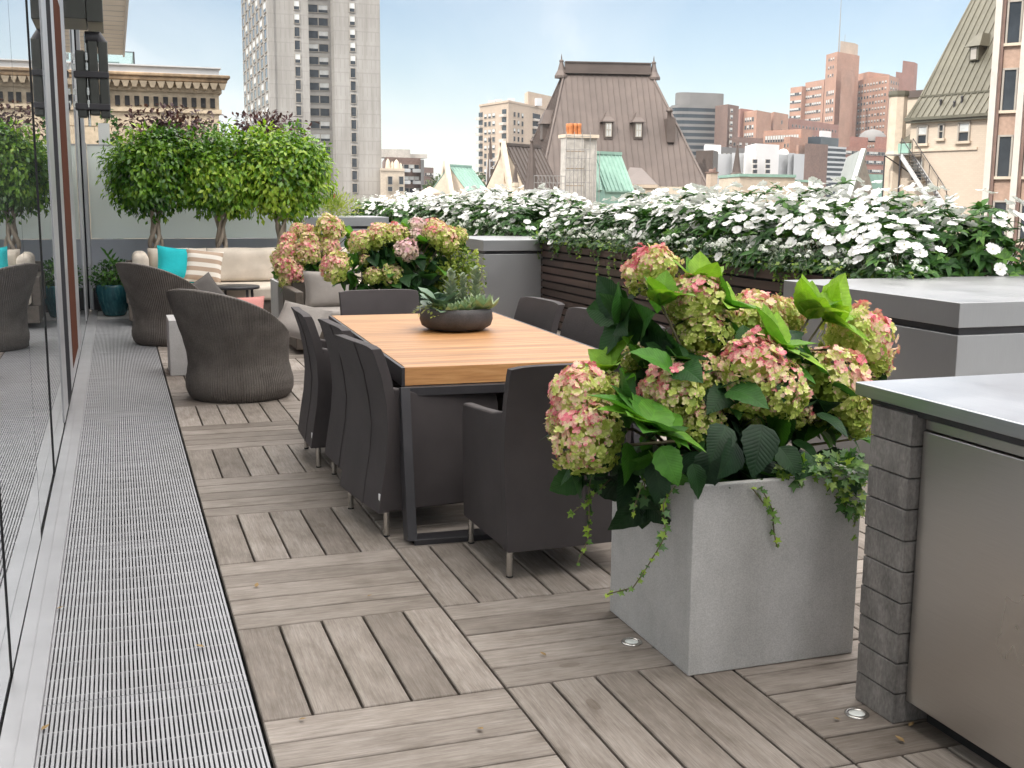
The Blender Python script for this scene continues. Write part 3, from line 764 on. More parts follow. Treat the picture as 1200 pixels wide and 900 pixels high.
def softback(a, b, y0, y1, z0, z1):
    m = MB(); n = 20; q = 12; F = []; 
    for side in (0, 1):
        G_ = []
        for i in range(q+1):
            row = []
            for j in range(n+1):
                u = -1+2*j/n; v = -1+2*i/q
                k_ = max(0, (1-abs(u)**9)*(1-abs(v)**7))**.4
                k_ *= 1+.10*noise.noise(V((u*2.5+a*3, v*2, side)))
                yy = (y0+y1)/2+(-1 if side == 0 else 1)*(y1-y0)/2*k_
                sag = .012*noise.noise(V((u*1.7+a, 3, side)))
                row.append(((a+b)/2+u*(b-a)/2, yy+.10*(z0-((z0+z1)/2+v*(z1-z0)/2))*-1, (z0+z1)/2+v*(z1-z0)/2+sag*(v > 0)))
            G_.append(row if side == 0 else row[::-1])
        m.grid(G_)
    return m
for a, b in ((.35, 1.04), (1.045, 1.985), (1.99, 2.95)):
    sf(softback(a, b, 14.40, 14.66, .42, .845), 'back_cushion', M['beige'])
m = MB(); m.box(.165, .345, 13.78, 14.62, .435, .82); sf(m, 'arm_cushion', M['beige'], .075, 5)
pillow('throw_pillow', 'turquoise pillow with pointed corners on the left of the sofa', (.655, 14.18, .67), .44, .42, .15, M['turq'], .15, -.3, .12)
pillow('throw_pillow', 'beige and white striped pillow leaning on the sofa beside the turquoise one', (.97, 14.12, .645), .43, .41, .14, M['striped'], -.1, -.32, .12)
# round table
t = thing('coffee_table', 'round black metal coffee table in front of the beige sofa', 'coffee table', (1.275, 13.45, 0))
m = MB(); m.lathe([(0, .43), (.26, .43), (.268, .437), (.268, .458), (.262, .463), (0, .463)], n=44); m.build('table_top', M['darkmetal'], t)
for q in range(4):
    a = q*math.pi/2+.5; m = MB(); m.bar((.215*math.cos(a), .215*math.sin(a), .43), (.235*math.cos(a), .235*math.sin(a), 0), .028, .028); m.build('leg', M['darkmetal'], t)
# second lounge seat by the hydrangeas
t = thing('lounge_armchair', 'low square wicker armchair with pale seat cushion half hidden under the pink hydrangea', 'armchair', (1.98, 11.2, 0))
for s, nm in ((-1, 'arm'), (1, 'arm')):
    m = MB(); x0, x1 = sorted((s*.42, s*.34)); m.box(x0, x1, -.42, .42, .05, .60); m.build(nm, M['darkweave'], t, bevel=.012)
m = MB(); m.box(-.34, .34, .33, .42, .05, .66); m.build('backrest', M['darkweave'], t, bevel=.012)
m = MB(); m.box(-.339, .339, -.40, .329, .05, .27); m.build('base', M['darkweave'], t, bevel=.01)
m = MB(); m.box(-.33, .33, -.42, .33, .275, .41); m.build('seat_cushion', M['greyfab'], t, bevel=.04, seg=4)
pillow('throw_pillow', 'plain grey pillow on the low square armchair under the hydrangeas', (1.97, 11.28, .575), .50, .38, .15, M['greyfab'], 0, -.25)
# teal pot
t = thing('glazed_pot', 'round teal glazed pot standing by the end of the glass wall', 'flower pot', (-.06, 15.05, 0))
m = MB(); m.lathe([(0, 0), (.12, 0), (.135, .01), (.165, .10), (.20, .22), (.215, .30), (.212, .36), (.205, .385), (.192, .39), (.185, .37), (.18, .34), (0, .34)], n=40); m.build('body', M['glaze'], t)
m = MB(); m.lathe([(0, .341), (.178, .341), (.1, .36), (0, .365)], n=24); m.build('soil', M['soil'], t)
t = thing('potted_bush', 'small-leaved green bush growing in the teal pot', 'plant', (-.06, 15.05, .35))
m = MB(); blob_leaves(m, (0, 0, .14), (.27, .25, .20), 900, .05, .03, 'ovate', .45, .35, 8, .2, 2, .7, .25, 3); m.build('foliage', M['impleaf'], t)
m = MB()
for q in range(9): m.tube([(0, 0, 0), (rr.uniform(-.12, .12), rr.uniform(-.12, .12), .25)], [.006, .003], 5)
m.build('stem', M['stem'], t)
m = MB()
for q in range(9):
    u = q/8; add_leaf(m, (.07-.13*u, -.03, .22+.20*u), V((-.5+.9*(q % 2), -.3, .6)), (0, -1, .3), .11, .03, .35, 'lance', .2, .2, 4)
m.tube([(.10, -.03, .05), (.07, -.03, .22), (-.06, -.03, .42)], .006, 6)
m.build('palm_frond', M['fig'], t)
# ================================================================ PLANTS
# concrete cube planters with hydrangeas
def cube_planter(x0, y0, s, h, label):
    t = thing('cube_planter', label, 'planter', (x0+s/2, y0+s/2, 0), 0, 'concrete cube planters')
    m = MB(); q = s/2; e = .028
    m.box(-q, q, -q, q, 0, h-.05)
    m.box(-q, q, -q, -q+e, h-.05, h); m.box(-q, q, q-e, q, h-.05, h); m.box(-q, -q+e, -q+e, q-e, h-.05, h); m.box(q-e, q, -q+e, q-e, h-.05, h)
    # one shell: outer walls continuous, so build as a ring instead of stacked boxes
    m = MB()
    o = [(-q, -q), (q, -q), (q, q), (-q, q)]; i_ = [(-q+e, -q+e), (q-e, -q+e), (q-e, q-e), (-q+e, q-e)]
    vs = [(x, y, 0) for x, y in o]+[(x, y, h) for x, y in o]+[(x, y, h) for x, y in i_]+[(x, y, h-.06) for x, y in i_]
    fs = [(3, 2, 1, 0)]+[(a, (a+1) % 4, 4+(a+1) % 4, 4+a) for a in range(4)]+[(4+a, 4+(a+1) % 4, 8+(a+1) % 4, 8+a) for a in range(4)]+[(8+a, 8+(a+1) % 4, 12+(a+1) % 4, 12+a) for a in range(4)]
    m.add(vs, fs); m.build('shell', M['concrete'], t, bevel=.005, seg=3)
    m = MB(); m.box(-q+e+.001, q-e-.001, -q+e+.001, q-e-.001, .02, h-.05); m.build('soil', M['soil'], t)
    return t
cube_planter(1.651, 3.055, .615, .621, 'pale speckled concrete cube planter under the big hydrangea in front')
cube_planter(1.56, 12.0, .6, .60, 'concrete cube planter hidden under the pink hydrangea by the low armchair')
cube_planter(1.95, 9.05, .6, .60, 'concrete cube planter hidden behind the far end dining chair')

def head_mesh(name, bias, seed, n=340, pale=False):
    r = random.Random(seed); m = MB()
    for i in range(n):
        z = 1-2*(i+.5)/n
        if z < -.86: continue
        a = i*2.39996+r.uniform(-.2, .2); q = math.sqrt(1-z*z); d = V((q*math.cos(a), q*math.sin(a), z))
        rad = 1*(1+.24*noise.noise(d*2.4+V((seed, 0, 0)))+.10*noise.noise(d*6+V((seed, 0, 0)))+r.uniform(-.10, .05))
        c = d*rad
        nrm = (d+V((r.gauss(0, .42), r.gauss(0, .42), r.gauss(0, .42)))).normalized()
        F = frame(nrm.cross(V((r.random(), r.random(), r.random()))).normalized(), nrm)
        s = r.uniform(.125, .20)
        tt = bias+.36*z+.22*noise.noise(d*2.+V((0, seed, 0)))+r.gauss(0, .15)
        w = r.uniform(.85, 1.1)
        for p in range(4):
            an = p*math.pi/2; ca, sa = math.cos(an), math.sin(an)
            loc = [(0, 0, 0), (.30, .42, .07), (.78, .40, .12), (.98, 0, .05), (.78, -.40, .12), (.30, -.42, .07), (.5, 0, .02)]
            vs = []
            for x, y, zz in loc:
                x, y = x*s, y*s*w
                zz = zz*s*r.uniform(.6, 1.5)
                vs.append(c+F @ V((x*ca-y*sa, x*sa+y*ca, zz)))
            tp_ = min(1, max(0, tt+r.gauss(0, .09)))
            m.add(vs, [(0, 6, 2, 1), (0, 5, 4, 6)], True, max(0, tp_-.05)); m.add(vs, [(6, 3, 2), (6, 4, 3)], True, min(1, tp_+r.choice((.02, .08, .2))))
    # dark core so that the ball is not hollow
    m.tv = max(.02, bias-.22); m.m = 0
    m.lathe([(0, -.5), (.35, -.45), (.55, -.2), (.62, .1), (.52, .4), (.25, .58), (0, .62)], n=14)
    o = m.build(name, [M['palepink'] if pale else M['floret'], M['hleaf']])
    me = o.data; bpy.data.objects.remove(o); return me
HD = {'p': [head_mesh('flower_head', .49, 1), head_mesh('flower_head', .45, 2)], 'm': [head_mesh('flower_head', .32, 3), head_mesh('flower_head', .38, 4), head_mesh('flower_head', .29, 8)],
      'g': [head_mesh('flower_head', .16, 5), head_mesh('flower_head', .20, 6)], 'w': [head_mesh('flower_head', .45, 7, 190, True)]}

def hydrangea(label, base, Y, heads, whorls, fillc, fillr, nfill, leafL=.15, skirt=None):
    base = V(base); t = thing('hydrangea', label, 'hydrangea', base, 0, 'hydrangeas in concrete planters')
    st = MB(); lf = MB(); cp = []
    for i, (px, py, dy, rp, kd) in enumerate(heads):
        p = at(px, py, Y+dy); r = rp/CF*(p-EYE).dot(fwd); p2 = p-base
        me = HD[kd][i % len(HD[kd])]
        out = V((p2.x*1.2, p2.y*1.2, .55)).normalized()
        q = V((0, 0, 1)).rotation_difference(out) @ Matrix.Rotation(random.uniform(0, 6.28), 3, 'Z').to_quaternion()
        h = link('flower_head', me, t, p2, q, r*.95)
        h.scale = (r*1.02*random.uniform(.94, 1.06), r*1.02*random.uniform(.94, 1.06), r*random.uniform(.88, 1.0))
        cp.append((p2, r))
        o = V((random.uniform(-.12, .12), random.uniform(-.1, .1), 0)); mid = (o+p2)*.5+V((0, 0, .06))
        st.tube([o, mid, p2-out*r*.5], [.007, .006, .005], 6)
        for k_ in range(4):   # leaves under each head
            a = k_*2.4+random.random(); d = V((math.cos(a), math.sin(a), random.uniform(-.45, .2)))
            if d.dot(fwd) < -.2: d = d-fwd*d.dot(fwd)*1.6
            L = leafL*random.uniform(.75, 1.1)
            big_leaf(lf, p2-out*r*.75, d, (0, 0, 1), L, L*.68, random.uniform(.1, .62), .3, .5)
    for (px, py, dy, n, L, tone, ang, spread) in whorls:
        p = at(px, py, Y+dy)-base
        ax = (CRr*math.cos(math.radians(ang))+CUu*math.sin(math.radians(ang))-fwd*.35).normalized()
        for k_ in range(n):
            a = k_*2.39996; F = frame(ax)
            d = (ax*(1-spread*random.uniform(.55, 1))+F @ V((math.cos(a), 0, math.sin(a)))*spread).normalized()
            l_ = L*random.uniform(.72, 1.12)
            big_leaf(lf, p, d, ax+V((0, 0, .5)), l_, l_*.64, min(1, max(0, tone+random.gauss(0, .09))), .35, random.uniform(-.1, .45))
        st.tube([V((random.uniform(-.1, .1), random.uniform(-.1, .1), 0)), p*.5+V((0, 0, .03)), p], [.007, .006, .004], 6)
    fc = V(fillc)-base
    for k_ in range(nfill):
        d = rdir(); d.z = d.z*.9-.05
        p = fc+V((d.x*fillr[0], d.y*fillr[1], d.z*fillr[2]))*random.uniform(.35, .95)
        dd = (d*.8+rdir()*.5+V((0, 0, -.25))).normalized(); L = leafL*random.uniform(.65, 1.05)
        big_leaf(lf, p, dd, d+V((0, 0, .7)), L, L*.68, min(.62, max(0, random.gauss(.27, .17))), .25, .4)
    if skirt:
        for (px, py, Ys, L, tn) in skirt:
            p = at(px, py, Ys)-base; d = V((random.uniform(-.6, .3), -.55, random.uniform(-1.0, -.35)))
            L *= .82
            big_leaf(lf, p, d, V((random.uniform(-.6, .6), -.8, .6)), L, L*.66, tn, .25, .35)
    lf.build('foliage', M['hleaf'], t); st.build('stem', M['stem'], t)
    return t
def c1(cx, cy): return 640+cx/2.857, 290+cy/2.857
H1 = [(350, 78, .30, 88, 'p'), (500, 175, .12, 92, 'm'), (525, 300, .10, 100, 'g'), (700, 250, .30, 100, 'm'), (790, 245, .35, 75, 'm'), (1040, 315, .25, 118, 'p'), (960, 465, .02, 125, 'm'),
      (690, 405, -.12, 105, 'p'), (780, 480, -.16, 100, 'm'), (665, 490, -.10, 85, 'm'), (420, 480, -.05, 98, 'm'), (530, 445, .0, 85, 'm'), (520, 590, -.08, 78, 'g'), (120, 500, .05, 105, 'm'), (210, 480, .1, 60, 'm'), (140, 640, -.05, 108, 'm'), (300, 372, .25, 50, 'g'), (1000, 540, .0, 95, 'g'), (60, 590, .1, 60, 'm'), (600, 245, .25, 62, 'm'), (870, 400, .12, 62, 'm'), (560, 390, .12, 55, 'p'), (830, 545, -.05, 58, 'p'), (905, 560, .05, 55, 'g'), (1100, 380, .2, 60, 'p'), (690, 570, -.06, 45, 'g')]
H1 = [(*c1(a, b), dy, r/2.857, k_) for a, b, dy, r, k_ in H1]
W1 = [(510, 140, .15, 7, .15, .74, 70, .6), (590, 200, .1, 7, .15, .72, 40, .6), (880, 235, .15, 9, .20, .84, 75, .5), (930, 240, .2, 6, .19, .82, 30, .6), (770, 345, -.08, 8, .18, .76, 60, .62), (385, 190, .1, 6, .15, .7, 80, .5), (270, 215, .2, 5, .19, .22, 190, .75), (330, 255, .12, 5, .19, .14, 220, .8),
      (215, 415, .15, 7, .14, .86, 110, .6), (330, 400, .1, 6, .13, .6, 80, .6), (345, 610, -.24, 13, .20, .58, 55, .82), (360, 700, -.16, 5, .16, .45, 250, .6), (700, 620, -.15, 4, .20, .06, 265, .55), (440, 760, -.12, 5, .18, .10, 265, .6), (860, 520, -.05, 4, .17, .1, 280, .7), (640, 590, -.1, 4, .17, .1, 240, .7), (250, 520, -.1, 4, .14, .25, 20, .7), (560, 650, -.08, 5, .18, .08, 260, .7), (640, 740, -.16, 6, .17, .12, 262, .7), (800, 720, -.12, 6, .17, .15, 280, .75), (520, 770, -.14, 5, .15, .2, 250, .75), (900, 700, -.02, 6, .16, .25, 300, .75), (300, 780, -.05, 4, .16, .1, 240, .6), (720, 800, -.18, 4, .13, .3, 265, .8), (440, 380, .0, 5, .15, .3, 60, .7), (600, 380, .05, 5, .16, .2, 40, .8), (880, 420, .05, 5, .16, .25, 30, .8), (1040, 640, .1, 6, .14, .5, 60, .7), (120, 760, .0, 2, .15, .3, 240, .5), (330, 830, -.05, 3, .17, .05, 265, .4)]
W1 = [(*c1(a, b), dy, n, L, t_, an, sp_) for a, b, dy, n, L, t_, an, sp_ in W1]
hydrangea('large pink and lime hydrangea in front, growing in the pale concrete cube planter', (1.955, 3.36, .57), 3.36, H1, W1, at(845, 470, 3.4), (.46, .30, .33), 110, .155, [(735, 545, 3.25, .18, .02), (765, 545, 3.10, .17, .04), (812, 545, 3.06, .13, .16), (735, 520, 3.2, .16, .45), (775, 525, 3.02, .15, .5), (862, 520, 3.02, .17, .03), (893, 500, 3.0, .2, .02), (915, 525, 3.08, .14, .10), (700, 535, 3.35, .14, .3), (835, 530, 3.10, .17, .03), (950, 535, 3.08, .13, .25), (850, 500, 3.05, .16, .05)])
def c6(cx, cy): return 320+cx/7.5, 215+cy/7.5
HA = [(215, 410, .1, 62, 'm'), (310, 415, .1, 55, 'p'), (500, 400, .0, 118, 'm'), (140, 500, .0, 72, 'p'), (120, 590, -.05, 85, 'm'), (330, 520, -.05, 95, 'm'), (300, 610, -.1, 105, 'm'), (490, 560, -.05, 95, 'm'), (60, 660, .0, 80, 'm'), (110, 720, -.1, 105, 'm'), (190, 790, -.15, 90, 'p'), (130, 850, -.1, 80, 'g'), (550, 750, -.15, 115, 'm'), (480, 690, -.1, 60, 'p')]
HA = [(*c6(a, b), dy, r/7.5, k_) for a, b, dy, r, k_ in HA]
WA = [(650, 470, .1, 7, .16, .7, 60, .7), (640, 560, .1, 7, .16, .55, 20, .7), (640, 640, .0, 6, .15, .35, 300, .7), (420, 750, -.1, 6, .15, .5, 300, .7), (340, 710, -.15, 4, .14, .3, 270, .6), (540, 860, -.2, 3, .16, .6, 220, .6), (60, 790, .0, 5, .12, .6, 220, .6)]
WA = [(*c6(a, b), dy, n, L, t_, an, sp_) for a, b, dy, n, L, t_, an, sp_ in WA]
hydrangea('mostly pink hydrangea behind the low armchair, in front of the far sofa', (1.86, 12.25, .55), 11.75, HA, WA, at(365, 312, 11.9), (.36, .25, .38), 90, .16)
def c7(cx, cy): return 300+cx/3.333, 220+cy/3.333
HB = [(410, 215, .05, 48, 'm'), (430, 205, .1, 30, 'g'), (480, 195, .05, 52, 'm'), (545, 185, .08, 50, 'm'), (630, 158, .12, 42, 'w'), (622, 192, .05, 34, 'w'), (588, 245, -.12, 48, 'w'), (700, 165, .1, 45, 'm'), (735, 205, -.03, 58, 'm'), (790, 190, .1, 36, 'g'), (310, 310, -.1, 58, 'm'), (425, 285, .0, 26, 'm'), (458, 345, -.1, 36, 'g'), (530, 340, -.1, 44, 'g'), (690, 190, .0, 36, 'p')]
HB = [(*c7(a, b), dy, r/3.333, k_) for a, b, dy, r, k_ in HB]
WB = [(520, 265, -.05, 7, .17, .15, 200, .8), (560, 290, -.1, 6, .17, .2, 240, .8), (650, 220, -.02, 7, .14, .62, 80, .6), (640, 350, -.12, 8, .18, .2, 300, .8), (590, 380, -.12, 6, .16, .25, 250, .8), (400, 300, .0, 7, .16, .4, 160, .7), (390, 360, -.05, 6, .14, .5, 200, .7), (700, 290, .0, 6, .16, .25, 320, .8), (480, 290, -.05, 7, .17, .12, 200, .8), (660, 390, -.05, 5, .15, .3, 280, .7), (450, 400, -.1, 5, .15, .25, 230, .7), (580, 160, .1, 4, .13, .6, 60, .6), (340, 350, -.05, 5, .14, .35, 230, .7)]
WB = [(*c7(a, b), dy, n, L, t_, an, sp_) for a, b, dy, n, L, t_, an, sp_ in WB]
hydrangea('mixed hydrangea with pale pink and lime heads behind the far end dining chair', (2.25, 9.35, .55), 9.3, HB, WB, at(470, 318, 9.4), (.50, .28, .32), 150, .165)
# small-leaved bush at the right of it
cb = at(535, 310, 9.35); t = thing('leafy_bush', 'small-leaved yellow-green bush between the mixed hydrangea and the metal box', 'bush', (cb.x, cb.y, .55))
m = MB(); blob_leaves(m, (-.02, 0, cb.z-.60), (.25, .2, .22), 1300, .042, .028, 'ovate', .5, .35, 9, .1, 2, .8, .3, 5); m.build('foliage', M['yellowleaf'], t)
m = MB()
for q in range(12): m.tube([(rr.uniform(-.05, .05), rr.uniform(-.05, .05), 0), (rr.uniform(-.2, .2), rr.uniform(-.15, .15), cb.z-.45)], [.006, .002], 5)
m.build('stem', M['stem'], t)

m = MB(); m.lathe([(0, -.55), (.12, -.55), (.135, -.53), (.175, -.03), (.18, .0), (.165, .0), (.155, -.05), (0, -.05)], n=28); m.build('pot', M['bowl'], t)

# trailing ivy
def ivy(label, base, strands, bunch=None, size=.042, seed=0, cat='ivy'):
    base = V(base); t = thing('trailing_ivy', label, cat, base, 0, 'trailing ivy')
    r = random.Random(seed); lf = MB(); st = MB()
    for pts in strands:
        pts = [V(p)-base for p in pts]; acc = []
        for a, b in zip(pts[:-1], pts[1:]):
            n = max(2, int((b-a).length/.022))
            acc += [a.lerp(b, i/n) for i in range(n)]
        acc.append(pts[-1])
        acc = [p+V((noise.noise(p*9+V((seed, 0, 0))), noise.noise(p*9+V((0, seed, 9))), 0))*.018 for p in acc]
        st.tube(acc, [.0022]*len(acc), 5)
        for i, p in enumerate(acc[1:]):
            for k_ in range(1 if r.random() < .75 else 2):
                d = V((r.gauss(0, .7), r.gauss(-.3, .7), r.gauss(-.25, .45))); s = size*r.uniform(.55, 1.15)*(1-.35*i/len(acc))
                add_ivy(lf, p, d.normalized(), V((r.gauss(-.3, .3), -.8, .7)), s, min(1, max(0, r.gauss(.45+.35*i/len(acc), .18))))
    if bunch:
        for c_, rad, n in bunch:
            for k_ in range(n):
                d = rdir(r); p = V(c_)-base+V((d.x*rad[0], d.y*rad[1], d.z*rad[2]))*r.uniform(.4, 1)
                add_ivy(lf, p, (d+V((0, 0, -.5))).normalized(), d+V((-.2, -.6, .5)), size*r.uniform(.55, 1.1), min(1, max(0, r.gauss(.5, .25))))
    lf.build('leaves', M['ivy'], t); st.build('vine', M['stem'], t)
    return t
y = 3.045; z = .63
ivy('ivy strand hanging down the front corner of the front concrete planter towards the deck', (1.70, 3.1, .6),
    [[at(790, 570, 3.1), at(778, 590, 3.02), at(780, 625, 3.02), at(762, 655, 3.03), at(745, 690, 3.04), at(716, 697, 3.10)], [at(760, 590, 3.15), at(756, 560, 3.1), at(742, 600, 3.1)]], None, .036, 1)
ivy('ivy strand hanging down the middle of the front face of the front concrete planter', (2.0, 3.1, .6),
    [[at(880, 566, 3.1), at(895, 575, 3.03), at(908, 600, 3.03), at(910, 640, 3.04)], [at(876, 575, 3.1), at(882, 572, 3.04), at(895, 590, 3.03)]], None, .036, 2)
ivy('ivy strand dangling left of the front concrete planter beside the end dining chair', (1.60, 3.35, .6),
    [[at(705, 545, 3.3), at(690, 580, 3.28), at(690, 625, 3.3), at(678, 660, 3.3)], [at(720, 560, 3.3), at(705, 575, 3.25), at(668, 600, 3.3)]], None, .036, 3)
ivy('bushy ivy spilling from the right side of the front concrete planter against the stone pier', (2.2, 3.2, .6),
    [[at(970, 545, 3.2), at(1000, 575, 3.1), at(1005, 605, 3.06), at(1000, 630, 3.06)], [at(930, 560, 3.15), at(960, 570, 3.08), at(990, 592, 3.05)]],
    [(at(985, 552, 3.06), (.12, .07, .06), 150), (at(935, 552, 3.08), (.10, .06, .04), 70), (at(1000, 585, 3.02), (.04, .03, .08), 60)], .036, 4)
for i, (px, py, Yd, lb) in enumerate(((640, 262, 12.35, 'bright ivy spilling over the slats where they meet the second metal box'), (668, 275, 11.2, 'ivy over the far part of the long slatted planter'), (700, 282, 10.0, 'ivy trailing over the slats above the right-hand chairs'),
                                  (740, 288, 8.9, 'ivy over the slats just left of the top of the big hydrangea'), (830, 300, 7.7, 'ivy over the slats behind the middle of the big hydrangea'), (905, 315, 6.7, 'bright ivy hanging over the slats next to the large metal box'))):
    c_ = V((4.66, Yd, 1.0)); rI = random.Random(i)
    st = []
    for q in range(7):
        yy = Yd+rI.uniform(-.55, .55); L = rI.choice((.08, .12, .18)) if q else (.42 if i in (1, 2) else .2)
        st.append([(4.78, yy, 1.0), (4.66, yy, 1.01), (4.655, yy+rI.uniform(-.05, .05), 1.0-L*.5), (4.65, yy+rI.uniform(-.06, .06), .98-L)])
    ivy(lb, c_, st, [((4.72, Yd+dy_, 1.02), (.11, .28, .055), 75) for dy_ in (-.4, 0, .4)], .042, 20+i)

# silvery alyssum along the front edge of the bed
AL = []
for v_ in range(2):
    m = MB(); rI = random.Random(v_+40)
    blob_leaves(m, (0, 0, .05), (.16, .24, .10), 260, .035, .012, 'lance', .5, .4, 8, .1, 2, .9, .3, v_+60); ml = m
    f = MB()
    for q in range(26):
        d = rdir(rI); c_ = V((d.x*.16, d.y*.24, .06+abs(d.z)*.10)); s0 = rI.uniform(.018, .03)
        for w in range(22):
            e = rdir(rI); e.z = abs(e.z); p = c_+e*s0; F = frame(e.cross(V((rI.random(), rI.random(), rI.random()))), e); s = .0055
            s = .0085; f.add([p+F @ V(k_) for k_ in ((-s, 0, 0), (0, -s, 0), (s, 0, 0), (0, s, 0))], [(0, 1, 2, 3)], False, rI.random())
    AL.append((ml, f))
protoA = []
k = 0
for bedy, n in ((6.25, 15), (14.1, 7)):
    for i in range(n):
        yy = bedy+i*(.43 if n == 15 else .72)+rr.uniform(-.06, .06)
        if k < 2:
            t = thing('alyssum', '-', 'alyssum', (4.80, yy, .98), 0, 'alyssum along the slatted planters'); AL[k][0].build('foliage', M['grey_leaf'], t); AL[k][1].build('blossoms', M['alyssum'], t); protoA.append(t)
        else: t = dup(protoA[k % 2], (4.74+rr.uniform(-.03, .05), yy, 1.0+rr.uniform(-.01, .04)), rr.uniform(-.4, .4)+(math.pi if rr.random() < .5 else 0))
        t['label'] = 'tuft of tiny white alyssum on the edge of the '+('long slatted planter nearest the camera' if n == 15 else 'middle planter beyond the second box')
        k += 1

# impatiens
def blossom(seed):
    r = random.Random(seed); m = MB()
    for p in range(5):
        an = p*2*math.pi/5+r.uniform(-.1, .1); ca, sa = math.cos(an), math.sin(an); s = .039*r.uniform(.9, 1.12); cup = r.uniform(.0, .3)
        loc = [(.05, 0, 0), (.45, .34, .05), (.9, .42, .10), (1.04, .16, .06), (.94, 0, .03), (1.04, -.16, .06), (.9, -.42, .10), (.45, -.34, .05), (.5, 0, 0)]
        vs = []
        for x, y_, z_ in loc:
            x, y_ = x*s, y_*s*1.25; z_ = (z_+cup*(x/s)**2-.1*(x/s)**3)*s*r.uniform(.7, 1.3)+p*.0006
            vs.append((x*ca-y_*sa, x*sa+y_*ca, z_))
        m.add(vs, [(0, 8, 2, 1), (8, 4, 3, 2), (8, 6, 5, 4), (0, 7, 6, 8)], True, r.random())
    m.m = 1; m.add([(.004*math.cos(a), .004*math.sin(a), .005) for a in (0, 1.57, 3.14, 4.71)], [(0, 1, 2, 3)])
    o = m.build('blossom', [M['petal'], M['yolk']]); me = o.data; bpy.data.objects.remove(o); return me
BL = [blossom(s) for s in range(5)]
def impatiens(seed, nb, separate=True, R=.27, H=.52):
    r = random.Random(seed); t = thing('impatiens', '-', 'flowering plant', (0, 0, 0), 0, 'white impatiens')
    m = MB()
    for q in range(40):   # leafy shoots ending in whorls
        d = rdir(r); d.z = abs(d.z)*.9+.05; d.normalize()
        tip = V((d.x*R, d.y*R, .04+d.z*H*r.uniform(.85, 1.06)))*r.uniform(.72, 1.03)
        n = r.randint(6, 8); ax = (d+V((0, 0, .5))).normalized(); F = frame(ax); tone = r.gauss(.42, .14)
        for k_ in range(n):
            a = k_*2.4; dd = (ax*r.uniform(.15, .6)+F @ V((math.cos(a), 0, math.sin(a)))).normalized(); L = r.uniform(.07, .115)
            add_leaf(m, tip, dd, ax, L, L*.40, min(.85, max(0, tone+r.gauss(0, .12)+(.12 if k_ > 5 else 0))), 'lance', .4, r.uniform(.1, .6), 4)
    for q in range(60):   # inner leaves
        d = rdir(r); d.z = abs(d.z); p = V((d.x*R*.7, d.y*R*.7, d.z*H*.75)); dd = (d+rdir(r)*.5+V((0, 0, -.3))).normalized()
        add_leaf(m, p, dd, d+V((0, 0, .5)), .10, .045, r.uniform(0, .4), 'lance', .3, .4, 3)
    m.build('foliage', M['impleaf'], t)
    s = MB()
    for q in range(10):
        d = rdir(r); d.z = abs(d.z)+.4; s.tube([(d.x*.03, d.y*.03, 0), (d.x*R*.7, d.y*R*.7, H*.6)], [.006, .003], 5)
    s.build('stem', M['stem'], t)
    pos = []
    k_ = 0
    ctr = [rdir(r) for q in range(9)]
    for q in ctr: q.z = abs(q.z)*1.1+.42; q.normalize()
    while len(pos) < nb and k_ < 1500:
        k_ += 1
        d = (r.choice(ctr)+rdir(r)*.36) if r.random() < .85 else rdir(r); d.z = abs(d.z)+.12; d.normalize()
        p = V((d.x*R*1.08, d.y*R*1.08, .05+d.z*H*r.uniform(.98, 1.10)))
        if any((p-q_).length < .050 for q_, _ in pos): continue
        pos.append((p, (d*1.1+rdir(r)*.3+V((-.3, -.25, .35))).normalized()))
    big = MB()
    for i, (p, nrm) in enumerate(pos):
        q = V((0, 0, 1)).rotation_difference(nrm) @ Matrix.Rotation(r.uniform(0, 6.28), 3, 'Z').to_quaternion(); sc = r.uniform(.85, 1.25)
        if separate: link('blossom', BL[i % 5], t, p, q, sc)
        else:
            me = BL[i % 5]; big.add([p+(q @ (v.co*sc)) for v in me.vertices], [tuple(f.vertices) for f in me.polygons], True, .5)
    if not separate: big.build('blossoms', M['petal'], t)
    return t
rI = random.Random(77)
def pw(y):
    K = ((6.2, 1.50), (7., 1.58), (8.9, 1.64), (11.3, 1.58), (12.5, 1.44), (14., 1.52), (15.5, 1.58), (18, 1.62), (19.2, 1.5), (21.3, 1.55), (25, 1.6))
    for (a, b), (c, d) in zip(K[:-1], K[1:]):
        if y <= c: return b+(d-b)*(y-a)/(c-a)
    return 1.6
def plant_bed(y0, y1, nrow, step, protos, label):
    first = True
    for row in range(nrow):
        n = int((y1-y0)/step); xx = 4.93+row*(.80/(nrow-1))
        for i in range(n+1):
            yy = y0+(i+.5*(row % 2))*step+rI.uniform(-.06, .06)
            if yy > y1: continue
            x_ = xx+rI.uniform(-.05, .05)
            zt_ = pw(yy); hump = (zt_-.90)/.60*(1+.16*noise.noise(V((yy*1.5, row*.7, 2.))))*(.84, 1., 1.02)[row]
            pr = protos[rI.randrange(len(protos))]
            if pr.get('label') == '-': o = pr; o.location = (x_, yy, .90); o['label'] = label
            else: o = dup(pr, (x_, yy, .90), rI.uniform(0, 6.28), label)
            o.scale = (1.05, 1.05, hump)
plant_bed(6.33, 12.5, 3, .36, [impatiens(s, 25) for s in (1, 2, 3, 4)], 'leafy white-flowered impatiens in the nearest bed, above the long slatted planter')
plant_bed(14.1, 19.2, 3, .42, [impatiens(s, 26, False) for s in (11, 12, 13)], 'white-flowered impatiens in the middle bed, beyond the second metal box')
plant_bed(21.2, 24.0, 2, .42, [impatiens(s, 26, False) for s in (21, 22)], 'white-flowered impatiens in the farthest bed, beyond the far metal box')

